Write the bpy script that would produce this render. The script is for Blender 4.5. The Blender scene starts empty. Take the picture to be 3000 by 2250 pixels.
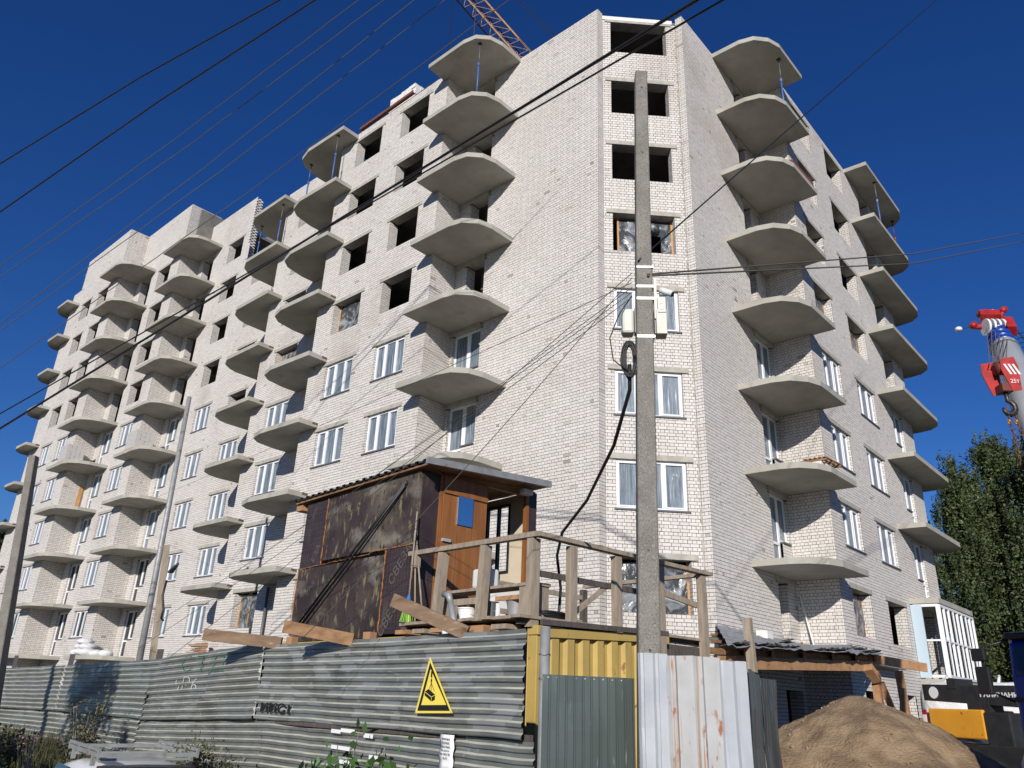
import bpy, bmesh, math, random
import numpy as np
from mathutils import Vector, Matrix, noise as mn
random.seed(7); RNG = np.random.default_rng(7)
sc = bpy.context.scene; COL = sc.collection; R = math.radians
V = Vector
# ---------------------------------------------------------------- camera, light, exposure
cam = bpy.data.cameras.new('camera'); co = bpy.data.objects.new('camera', cam); COL.objects.link(co)
cam.sensor_width = 36.0; cam.sensor_fit = 'HORIZONTAL'; cam.lens = 2253 / 3000 * 36; cam.clip_start = 0.05; cam.clip_end = 3000
r_ = V((0.6610847, -0.7492867, 0.0391975)); d_ = V((0.3093838, 0.2246261, -0.9240264)); f_ = V((0.6835559, 0.6229868, 0.3803140))
m = Matrix((r_, -d_, -f_)).transposed().to_4x4(); m.translation = V((0, 0, 1.6)); co.matrix_world = m
sc.camera = co
SUN_EL = R(21.4); SUN_AZ = R(212.0)
W = bpy.data.worlds.new('World'); sc.world = W; W.use_nodes = True
nt = W.node_tree; nt.nodes.clear()
sky = nt.nodes.new('ShaderNodeTexSky'); sky.sky_type = 'NISHITA'; sky.sun_disc = False
sky.sun_elevation = SUN_EL; sky.sun_rotation = math.pi / 2 - SUN_AZ
sky.air_density = 1.0; sky.dust_density = 0.0; sky.ozone_density = 7.0; sky.altitude = 300
bg = nt.nodes.new('ShaderNodeBackground'); bg.inputs[1].default_value = 0.086
wo = nt.nodes.new('ShaderNodeOutputWorld'); hs_ = nt.nodes.new('ShaderNodeHueSaturation'); hs_.inputs['Saturation'].default_value = 1.14; hs_.inputs['Hue'].default_value = 0.514; nt.links.new(sky.outputs[0], hs_.inputs['Color']); nt.links.new(hs_.outputs[0], bg.inputs[0]); nt.links.new(bg.outputs[0], wo.inputs[0])
sl = bpy.data.lights.new('sun', 'SUN'); sl.energy = 5.0; sl.angle = R(0.53); sl.color = (1.0, 0.95, 0.87)
so = bpy.data.objects.new('sun', sl); COL.objects.link(so)
sd = V((math.cos(SUN_AZ) * math.cos(SUN_EL), math.sin(SUN_AZ) * math.cos(SUN_EL), math.sin(SUN_EL)))
so.rotation_euler = sd.to_track_quat('Z', 'Y').to_euler(); so.location = sd * 60
sc.view_settings.view_transform = 'Standard'; sc.view_settings.look = 'None'; sc.view_settings.gamma = 1.0
sc.view_settings.exposure = 0.0; sc.view_settings.use_curve_mapping = False
sc.cycles.max_bounces = 6; sc.cycles.use_denoising = True
# ---------------------------------------------------------------- materials
def mat(name, c1, c2=None, rough=0.8, metal=0.0, scale=4.0, stretch=(1, 1, 1), bump=0.0, bscale=None, lo=0.35, hi=0.65, detail=6, spots=None, spec=0.5, bdist=0.01):
    """noise mix c1-c2, optional spots = (colour, scale, lo, hi[, stretch]) laid over, optional bump"""
    m = bpy.data.materials.new(name); m.use_nodes = True; t = m.node_tree; b = t.nodes['Principled BSDF']
    b.inputs['Roughness'].default_value = rough; b.inputs['Metallic'].default_value = metal
    b.inputs['Specular IOR Level'].default_value = spec
    tc = t.nodes.new('ShaderNodeTexCoord')
    def noise(sc_, st, det):
        mp = t.nodes.new('ShaderNodeMapping'); mp.inputs['Scale'].default_value = st
        t.links.new(tc.outputs['Object'], mp.inputs[0])
        n = t.nodes.new('ShaderNodeTexNoise'); n.inputs['Scale'].default_value = sc_; n.inputs['Detail'].default_value = det
        t.links.new(mp.outputs[0], n.inputs['Vector']); return n
    def ramp(src, a, c):
        r = t.nodes.new('ShaderNodeMapRange'); r.inputs[1].default_value = a; r.inputs[2].default_value = c; r.clamp = True
        t.links.new(src, r.inputs[0]); return r.outputs[0]
    cur = None
    if c2 is None: b.inputs['Base Color'].default_value = (*c1, 1)
    else:
        n = noise(scale, stretch, detail); fac = ramp(n.outputs[0], lo, hi)
        mx = t.nodes.new('ShaderNodeMix'); mx.data_type = 'RGBA'; mx.inputs[6].default_value = (*c1, 1); mx.inputs[7].default_value = (*c2, 1)
        t.links.new(fac, mx.inputs[0]); cur = mx.outputs[2]
    for sp in (spots or []):
        n = noise(sp[1], sp[4] if len(sp) > 4 else (1, 1, 1), 7); fac = ramp(n.outputs[0], sp[2], sp[3])
        mx = t.nodes.new('ShaderNodeMix'); mx.data_type = 'RGBA'; mx.inputs[7].default_value = (*sp[0], 1)
        if cur is None: mx.inputs[6].default_value = (*c1, 1)
        else: t.links.new(cur, mx.inputs[6])
        t.links.new(fac, mx.inputs[0]); cur = mx.outputs[2]
    if cur is not None: t.links.new(cur, b.inputs['Base Color'])
    if bump:
        n = noise(bscale or scale * 3, stretch, 8); bp = t.nodes.new('ShaderNodeBump'); bp.inputs['Strength'].default_value = bump
        bp.inputs['Distance'].default_value = bdist
        t.links.new(n.outputs[0], bp.inputs['Height']); t.links.new(bp.outputs[0], b.inputs['Normal'])
    return m

def brick_mat():
    m = mat('silicate_brick', (0.60, 0.575, 0.55), (0.65, 0.63, 0.605), rough=0.9, scale=0.35, bump=0.12, bscale=60, spec=0.2, bdist=0.004)
    t = m.node_tree; b = t.nodes['Principled BSDF']; src = b.inputs['Base Color'].links[0].from_socket
    at = t.nodes.new('ShaderNodeAttribute'); at.attribute_name = 'rnd'
    oi = t.nodes.new('ShaderNodeObjectInfo')
    ad = t.nodes.new('ShaderNodeMath'); ad.operation = 'ADD'; t.links.new(at.outputs['Fac'], ad.inputs[0]); t.links.new(oi.outputs['Random'], ad.inputs[1])
    fr = t.nodes.new('ShaderNodeMath'); fr.operation = 'FRACT'; t.links.new(ad.outputs[0], fr.inputs[0])
    cr = t.nodes.new('ShaderNodeValToRGB'); e = cr.color_ramp.elements
    e[0].position = 0; e[0].color = (0.44, 0.40, 0.36, 1); e[1].position = 1; e[1].color = (1.02, 1.0, 1.0, 1)
    for p, c in ((0.003, (0.72, 0.68, 0.64, 1)), (0.015, (0.90, 0.88, 0.86, 1)), (0.3, (0.93, 0.915, 0.90, 1)), (0.6, (0.98, 0.955, 0.945, 1)), (0.8, (1.0, 0.975, 0.96, 1))):
        x = e.new(p); x.color = c
    t.links.new(fr.outputs[0], cr.inputs[0])
    mu = t.nodes.new('ShaderNodeMix'); mu.data_type = 'RGBA'; mu.blend_type = 'MULTIPLY'; mu.inputs[0].default_value = 1
    t.links.new(src, mu.inputs[6]); t.links.new(cr.outputs[0], mu.inputs[7])
    # brown and grey stains left by rain and mortar, larger than a brick
    g = t.nodes.new('ShaderNodeNewGeometry'); n = t.nodes.new('ShaderNodeTexNoise'); n.inputs['Scale'].default_value = 0.22; n.inputs['Detail'].default_value = 9; n.inputs['Roughness'].default_value = 0.62
    t.links.new(g.outputs['Position'], n.inputs['Vector'])
    mr = t.nodes.new('ShaderNodeMapRange'); mr.inputs[1].default_value = 0.56; mr.inputs[2].default_value = 0.80; t.links.new(n.outputs[0], mr.inputs[0])
    ms = t.nodes.new('ShaderNodeMath'); ms.operation = 'MULTIPLY'; ms.inputs[1].default_value = 0.75; t.links.new(mr.outputs[0], ms.inputs[0])
    m2 = t.nodes.new('ShaderNodeMix'); m2.data_type = 'RGBA'; m2.inputs[7].default_value = (0.36, 0.30, 0.25, 1)
    t.links.new(ms.outputs[0], m2.inputs[0]); t.links.new(mu.outputs[2], m2.inputs[6])
    n3 = t.nodes.new('ShaderNodeTexNoise'); n3.inputs['Scale'].default_value = 2.6; n3.inputs['Detail'].default_value = 8; t.links.new(g.outputs['Position'], n3.inputs['Vector'])
    r3 = t.nodes.new('ShaderNodeMapRange'); r3.inputs[1].default_value = 0.66; r3.inputs[2].default_value = 0.73; t.links.new(n3.outputs[0], r3.inputs[0])
    s3 = t.nodes.new('ShaderNodeMath'); s3.operation = 'MULTIPLY'; s3.inputs[1].default_value = 0.38; t.links.new(r3.outputs[0], s3.inputs[0])
    m3 = t.nodes.new('ShaderNodeMix'); m3.data_type = 'RGBA'; m3.inputs[7].default_value = (0.33, 0.30, 0.26, 1)
    t.links.new(s3.outputs[0], m3.inputs[0]); t.links.new(m2.outputs[2], m3.inputs[6]); t.links.new(m3.outputs[2], b.inputs['Base Color'])
    return m

def film_mat():
    """window pane still wearing its crinkled protective film"""
    m = bpy.data.materials.new('film_covered_glass'); m.use_nodes = True; t = m.node_tree; b = t.nodes['Principled BSDF']
    g = t.nodes.new('ShaderNodeNewGeometry')
    mp = t.nodes.new('ShaderNodeMapping'); mp.inputs['Scale'].default_value = (13, 13, 0.6); t.links.new(g.outputs['Position'], mp.inputs[0])
    n = t.nodes.new('ShaderNodeTexNoise'); n.inputs['Scale'].default_value = 1.6; n.inputs['Detail'].default_value = 7; n.inputs['Roughness'].default_value = 0.65; n.inputs['Distortion'].default_value = 0.5
    t.links.new(mp.outputs[0], n.inputs['Vector'])
    cr = t.nodes.new('ShaderNodeValToRGB'); e = cr.color_ramp.elements
    e[0].position = 0.36; e[0].color = (0.07, 0.095, 0.125, 1); e[1].position = 0.69; e[1].color = (0.58, 0.60, 0.61, 1)
    x = e.new(0.52); x.color = (0.15, 0.19, 0.23, 1); x = e.new(0.62); x.color = (0.27, 0.31, 0.345, 1)
    t.links.new(n.outputs[0], cr.inputs[0]); t.links.new(cr.outputs[0], b.inputs['Base Color'])
    b.inputs['Roughness'].default_value = 0.38; b.inputs['Specular IOR Level'].default_value = 0.25
    b.inputs['Coat Weight'].default_value = 0.45; b.inputs['Coat Roughness'].default_value = 0.02
    bp = t.nodes.new('ShaderNodeBump'); bp.inputs['Strength'].default_value = 0.9; bp.inputs['Distance'].default_value = 0.03
    t.links.new(n.outputs[0], bp.inputs['Height']); t.links.new(bp.outputs[0], b.inputs['Normal']); t.links.new(bp.outputs[0], b.inputs['Coat Normal'])
    return m

def sheet_film():
    m = bpy.data.materials.new('plastic_sheeting'); m.use_nodes = True; t = m.node_tree; b = t.nodes['Principled BSDF']
    g = t.nodes.new('ShaderNodeNewGeometry'); n = t.nodes.new('ShaderNodeTexNoise'); n.inputs['Scale'].default_value = 2.2; n.inputs['Detail'].default_value = 8; n.inputs['Distortion'].default_value = 1.5
    t.links.new(g.outputs['Position'], n.inputs['Vector'])
    cr = t.nodes.new('ShaderNodeValToRGB'); e = cr.color_ramp.elements
    e[0].position = 0.45; e[0].color = (0.05, 0.055, 0.06, 1); e[1].position = 0.75; e[1].color = (0.4, 0.42, 0.44, 1)
    t.links.new(n.outputs[0], cr.inputs[0]); t.links.new(cr.outputs[0], b.inputs['Base Color'])
    b.inputs['Roughness'].default_value = 0.22
    bp = t.nodes.new('ShaderNodeBump'); bp.inputs['Strength'].default_value = 1; bp.inputs['Distance'].default_value = 0.06
    t.links.new(n.outputs[0], bp.inputs['Height']); t.links.new(bp.outputs[0], b.inputs['Normal'])
    return m

def fence_mat(name, base, dark, light, seed, rough=0.42, patch=0.55, amount=1.0):
    """weathered zinc: grime, drip streaks and blocks of overpainted notices (flat paint with its own outline)"""
    m = mat(name, base, dark, rough=rough, metal=0.35, scale=3.5, stretch=(1, 1, 0.6), lo=0.3, hi=0.75, bump=0.15, bscale=25,
            spots=[(tuple(0.6 * v for v in dark), 1.2, 0.6, 0.75), ((0.30, 0.30, 0.27), 22, 0.62, 0.72, (0.25, 0.25, 3))])
    t = m.node_tree; b = t.nodes['Principled BSDF']; src = b.inputs['Base Color'].links[0].from_socket
    tc = t.nodes.new('ShaderNodeTexCoord')
    mp = t.nodes.new('ShaderNodeMapping'); mp.inputs['Scale'].default_value = (2.2, 2.2, 9.6); mp.inputs['Location'].default_value = (seed * 3.1, 0, seed)
    t.links.new(tc.outputs['Object'], mp.inputs[0])
    br = t.nodes.new('ShaderNodeTexVoronoi'); br.distance = 'CHEBYCHEV'; br.inputs['Scale'].default_value = 1.0; br.inputs['Randomness'].default_value = 0.75
    t.links.new(mp.outputs[0], br.inputs['Vector'])
    sp = t.nodes.new('ShaderNodeSeparateColor'); t.links.new(br.outputs['Color'], sp.inputs[0])
    big = t.nodes.new('ShaderNodeTexNoise'); big.inputs['Scale'].default_value = 0.55; mp2 = t.nodes.new('ShaderNodeMapping'); mp2.inputs['Location'].default_value = (seed * 7, seed, 0)
    t.links.new(tc.outputs['Object'], mp2.inputs[0]); t.links.new(mp2.outputs[0], big.inputs['Vector'])
    a = t.nodes.new('ShaderNodeMath'); a.operation = 'MULTIPLY'; t.links.new(sp.outputs[0], a.inputs[0]); t.links.new(big.outputs[0], a.inputs[1])
    g = t.nodes.new('ShaderNodeMath'); g.operation = 'GREATER_THAN'; g.inputs[1].default_value = patch * 0.65; t.links.new(a.outputs[0], g.inputs[0])
    g2 = t.nodes.new('ShaderNodeMath'); g2.operation = 'MULTIPLY'; g2.inputs[1].default_value = 0.75 * amount; t.links.new(g.outputs[0], g2.inputs[0])
    mx = t.nodes.new('ShaderNodeMix'); mx.data_type = 'RGBA'; mx.inputs[7].default_value = (*light, 1)
    t.links.new(g2.outputs[0], mx.inputs[0]); t.links.new(src, mx.inputs[6]); t.links.new(mx.outputs[2], b.inputs['Base Color'])
    return m

M = {}
M['brick'] = brick_mat()
M['mortar'] = mat('mortar', (0.095, 0.086, 0.075), (0.065, 0.06, 0.052), rough=1, scale=2, spots=[((0.22, 0.20, 0.18), 5, 0.55, 0.7)])
M['slab'] = mat('balcony_concrete', (0.40, 0.385, 0.335), (0.33, 0.315, 0.27), rough=0.85, scale=1.3, bump=0.3, bscale=14, spots=[((0.24, 0.22, 0.18), 1.6, 0.60, 0.85), ((0.17, 0.15, 0.12), 22, 0.70, 0.76)])
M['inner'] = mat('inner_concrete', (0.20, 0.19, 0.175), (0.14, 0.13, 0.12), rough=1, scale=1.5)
M['lintel'] = mat('lintel_concrete', (0.43, 0.41, 0.36), (0.33, 0.31, 0.27), rough=0.9, scale=5, bump=0.3, bscale=20)
M['pvc'] = mat('white_pvc', (0.78, 0.79, 0.82), rough=0.35)
M['pvcg'] = mat('pale_blue_grey_pvc', (0.45, 0.55, 0.62), rough=0.5)
M['film'] = film_mat()
M['dglass'] = mat('dark_glass', (0.012, 0.014, 0.018), rough=0.06, spec=0.8)
M['sill'] = mat('grey_sill', (0.10, 0.10, 0.11), rough=0.5)
M['sheeting'] = sheet_film()
M['rawwood'] = mat('raw_yellow_wood', (0.55, 0.30, 0.10), (0.42, 0.21, 0.07), rough=0.7, scale=5, stretch=(3, 3, 0.4))
M['zinc'] = fence_mat('weathered_zinc', (0.23, 0.24, 0.225), (0.145, 0.155, 0.145), (0.34, 0.35, 0.35), 1, rough=0.42, patch=0.72, amount=.7)
M['zinc2'] = fence_mat('patched_zinc', (0.23, 0.245, 0.23), (0.15, 0.16, 0.15), (0.36, 0.37, 0.38), 5, rough=0.42, patch=0.6, amount=.8)
M['zinc3'] = fence_mat('plain_zinc', (0.22, 0.24, 0.23), (0.14, 0.155, 0.148), (0.40, 0.42, 0.43), 9, rough=0.38, patch=0.8, amount=.6)
M['litdust'] = mat('sunlit_dusty_zinc', (0.52, 0.50, 0.42), (0.30, 0.30, 0.26), rough=0.8, scale=3, lo=.3, hi=.7)  # upward rib slopes: dust tone with their sunlit brightness put into the colour
M['ribdark'] = mat('dull_green_grey_sheet', (0.12, 0.145, 0.138), (0.085, 0.105, 0.10), rough=0.32, metal=0.4, scale=2.5, stretch=(1, 1, 0.3), spots=[((0.3, 0.33, 0.32), 30, 0.66, 0.72, (1, 1, 0.08))])
M['ribblack'] = mat('dark_shiny_sheet', (0.10, 0.115, 0.12), (0.06, 0.07, 0.075), rough=0.25, metal=0.55, scale=4, stretch=(1, 1, 0.2), bump=0.3, bscale=6)
M['whitesheet'] = mat('white_painted_sheet', (0.43, 0.45, 0.475), (0.36, 0.38, 0.41), rough=0.35, scale=2, bump=0.15, bscale=5, bdist=0.03)
M['rustsheet'] = mat('rust_stained_white_sheet', (0.44, 0.445, 0.45), (0.37, 0.37, 0.365), rough=0.5, scale=3, bump=0.15, bscale=5,
                     spots=[((0.36, 0.24, 0.15), 4.0, 0.55, 0.66, (5.2, 5.2, 0.20)), ((0.30, 0.11, 0.04), 9, 0.60, 0.68, (1.6, 1.6, 0.6)), ((0.34, 0.14, 0.05), 3.0, 0.63, 0.67, (9, 9, 0.12))])
M['yellow'] = mat('yellow_container_paint', (0.48, 0.345, 0.10), (0.40, 0.285, 0.085), rough=0.5, scale=2.5, spots=[((0.22, 0.09, 0.03), 9, 0.66, 0.72, (1, 1, 0.6))])
M['pipe'] = mat('galvanised_pipe', (0.33, 0.34, 0.34), (0.26, 0.26, 0.26), rough=0.55, metal=0.3, scale=6, spots=[((0.25, 0.12, 0.06), 4, 0.66, 0.72)])
M['darkpipe'] = mat('dark_grey_pipe', (0.12, 0.125, 0.13), rough=0.45, metal=0.3)
M['ply'] = mat('stained_formwork_plywood', (0.030, 0.019, 0.017), (0.050, 0.034, 0.030), rough=0.55, scale=2, bump=0.15, bscale=30,
               spots=[((0.10, 0.08, 0.06), 1.1, 0.46, 0.74, (1, 1, 1.3)), ((0.24, 0.22, 0.19), 1.1, 0.55, 0.78, (1, 1, 2.2)), ((0.20, 0.165, 0.085), 9, 0.56, 0.68, (1, 1, 0.4)), ((0.03, 0.02, 0.018), 14, 0.58, 0.66, (1, 1, .5))])
M['plyclean'] = mat('dark_plum_plywood', (0.030, 0.018, 0.019), (0.048, 0.032, 0.032), rough=0.5, scale=3, spots=[((0.10, 0.085, 0.08), 6, 0.62, 0.8, (1, 1, 0.3))])
M['plymark'] = mat('faded_plywood_print', (0.10, 0.085, 0.08), rough=0.7)
M['foam'] = mat('orange_foam', (0.36, 0.15, 0.045), (0.22, 0.085, 0.028), rough=0.9, scale=20, bump=0.8, bscale=40)
M['door'] = mat('orange_brown_door', (0.29, 0.115, 0.032), (0.21, 0.08, 0.022), rough=0.45, scale=3, stretch=(4, 4, 0.5), bump=0.1)
M['beige'] = mat('beige_board', (0.60, 0.52, 0.40), (0.54, 0.47, 0.36), rough=0.7, scale=2)
M['mirror'] = mat('mirror', (0.8, 0.85, 0.9), rough=0.03, metal=1.0)
M['wood'] = mat('weathered_grey_wood', (0.34, 0.28, 0.215), (0.24, 0.195, 0.15), rough=0.85, scale=3, stretch=(5, 5, 1), bump=0.3, bscale=18, spots=[((0.36, 0.30, 0.24), 8, 0.6, 0.7, (4, 4, .6))])
M['wood2'] = mat('brown_sawn_wood', (0.31, 0.175, 0.085), (0.18, 0.095, 0.045), rough=0.8, scale=3, stretch=(3, 1, 4), bump=0.3, bscale=15, spots=[((0.12, 0.05, 0.02), 5, 0.63, 0.72)])
M['wood5'] = mat('stained_brown_wood', (0.24, 0.155, 0.095), (0.13, 0.085, 0.055), rough=0.85, scale=2.2, stretch=(1.2, 1.2, 6), bump=0.35, bscale=14, lo=.3, hi=.7, spots=[((0.10, 0.055, 0.03), 4, 0.60, 0.70, (1, 1, 3)), ((0.33, 0.27, 0.21), 7, .6, .75, (1, 1, 4))])
M['wood3'] = mat('dark_wood', (0.10, 0.085, 0.075), (0.065, 0.055, 0.05), rough=0.8, scale=4, stretch=(5, 5, 1), bump=0.3)
M['wood4'] = mat('fresh_orange_timber', (0.42, 0.24, 0.12), (0.33, 0.17, 0.08), rough=0.8, scale=3, stretch=(2, 2, 2), bump=0.2, spots=[((0.10, 0.04, 0.02), 6, 0.66, 0.74)])
M['pole'] = mat('pebbled_pole_concrete', (0.23, 0.215, 0.19), (0.17, 0.16, 0.14), rough=0.95, scale=5, bump=0.7, bscale=45, spots=[((0.12, 0.11, 0.098), 90, 0.52, 0.62), ((0.28, 0.265, 0.235), 60, 0.58, 0.66)])
M['black'] = mat('black_rubber', (0.012, 0.012, 0.013), rough=0.5)
M['wire'] = mat('grey_wire', (0.085, 0.075, 0.06), rough=0.6)
M['strap'] = mat('shiny_steel_band', (0.7, 0.7, 0.7), rough=0.3, metal=0.6)
M['box'] = mat('off_white_box', (0.62, 0.60, 0.54), (0.55, 0.53, 0.47), rough=0.5, scale=4)
M['sand'] = mat('sand', (0.29, 0.205, 0.125), (0.185, 0.125, 0.072), rough=1, scale=2.6, stretch=(1, 1, 1.4), bump=1.0, bscale=24, lo=0.4, hi=0.62, bdist=0.04, spots=[((0.17, 0.115, 0.07), 1.1, 0.58, 0.64)])
M['ground'] = mat('dusty_ground', (0.065, 0.057, 0.045), (0.048, 0.042, 0.035), rough=1, scale=0.8, bump=0.6, bscale=8)
M['asphalt'] = mat('asphalt', (0.055, 0.055, 0.055), (0.045, 0.045, 0.045), rough=0.9, scale=5)
M['bag'] = mat('white_woven_bag', (0.70, 0.70, 0.71), (0.60, 0.60, 0.61), rough=0.6, scale=6, bump=0.6, bscale=9, bdist=0.05)
M['red'] = mat('red_paint', (0.45, 0.02, 0.018), (0.28, 0.014, 0.012), rough=0.5, scale=7, spots=[((0.10, 0.03, 0.02), 12, .62, .7)])
M['darkred'] = mat('dark_red_steel', (0.14, 0.03, 0.02), rough=0.6)
M['white'] = mat('white_paint', (0.75, 0.75, 0.74), rough=0.4)
M['blue'] = mat('blue_truck_paint', (0.005, 0.05, 0.32), rough=0.25)
M['propblue'] = mat('blue_prop_paint', (0.05, 0.13, 0.36), rough=0.45)
M['blackp'] = mat('black_machine_paint', (0.016, 0.016, 0.018), (0.03, 0.028, 0.027), rough=0.4, scale=5)
M['amber'] = mat('amber_paint', (0.72, 0.33, 0.025), (0.66, 0.29, 0.02), rough=0.4, scale=3, spots=[((0.15, 0.06, 0.02), 7, 0.66, 0.69)])
M['boomgrey'] = mat('grey_boom_paint', (0.46, 0.48, 0.50), (0.40, 0.42, 0.44), rough=0.35, scale=2)
M['rope'] = mat('steel_rope', (0.16, 0.13, 0.12), rough=0.6, metal=0.3)
M['rustchain'] = mat('rusty_chain', (0.13, 0.055, 0.035), rough=0.8)
M['crane'] = mat('worn_orange_crane_steel', (0.42, 0.22, 0.07), (0.27, 0.13, 0.05), rough=0.5, scale=3)
M['crane2'] = mat('pale_bracing_steel', (0.36, 0.26, 0.23), rough=0.5)
M['tire'] = mat('tyre', (0.02, 0.02, 0.02), (0.05, 0.045, 0.04), rough=0.9, scale=6)
M['carwhite'] = mat('white_car_paint', (0.72, 0.72, 0.72), rough=0.2)
M['signy'] = mat('sign_yellow', (0.85, 0.68, 0.10), rough=0.4)
M['signk'] = mat('sign_black', (0.015, 0.013, 0.012), rough=0.5)
M['paper'] = mat('paper', (0.78, 0.78, 0.78), rough=0.8)
M['ink'] = mat('ink', (0.06, 0.06, 0.06), rough=0.8)
M['plastic'] = mat('translucent_white_plastic', (0.62, 0.64, 0.62), rough=0.35)
M['green'] = mat('green_spray_paint', (0.03, 0.15, 0.09), rough=0.5)
M['cyan'] = mat('blue_plastic', (0.02, 0.20, 0.60), rough=0.4)
M['lime'] = mat('lime_bristles', (0.35, 0.60, 0.10), rough=0.7)
M['bark'] = mat('birch_bark', (0.30, 0.28, 0.25), (0.08, 0.07, 0.06), rough=0.9, scale=5, stretch=(1, 1, 3))
def leafmat(name, a, b):
    m = mat(name, a, b, rough=0.6, scale=1.2, lo=0.4, hi=0.6); return m
M['leaf'] = leafmat('birch_leaves', (0.066, 0.092, 0.028), (0.036, 0.054, 0.017))
M['leaf2'] = leafmat('dark_birch_leaves', (0.045, 0.068, 0.022), (0.025, 0.042, 0.014))
M['leaf3'] = leafmat('ash_leaves', (0.06, 0.13, 0.03), (0.03, 0.075, 0.02))
M['leaf4'] = leafmat('dry_weed_leaves', (0.12, 0.11, 0.05), (0.07, 0.075, 0.03))
M['pink'] = mat('pink_blossom', (0.45, 0.15, 0.30), rough=0.8)
M['block'] = mat('white_gas_block', (0.72, 0.71, 0.68), (0.64, 0.63, 0.6), rough=0.9, scale=4)
M['greyblock'] = mat('wrapped_grey_brick', (0.52, 0.50, 0.48), (0.44, 0.42, 0.41), rough=0.5, scale=3)
M['oldbrick'] = mat('brown_brick_rubble', (0.17, 0.115, 0.09), (0.10, 0.07, 0.06), rough=1, scale=9)
M['ruststeel'] = mat('rust_red_steel', (0.20, 0.07, 0.05), (0.12, 0.04, 0.03), rough=0.8, scale=8)
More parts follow.
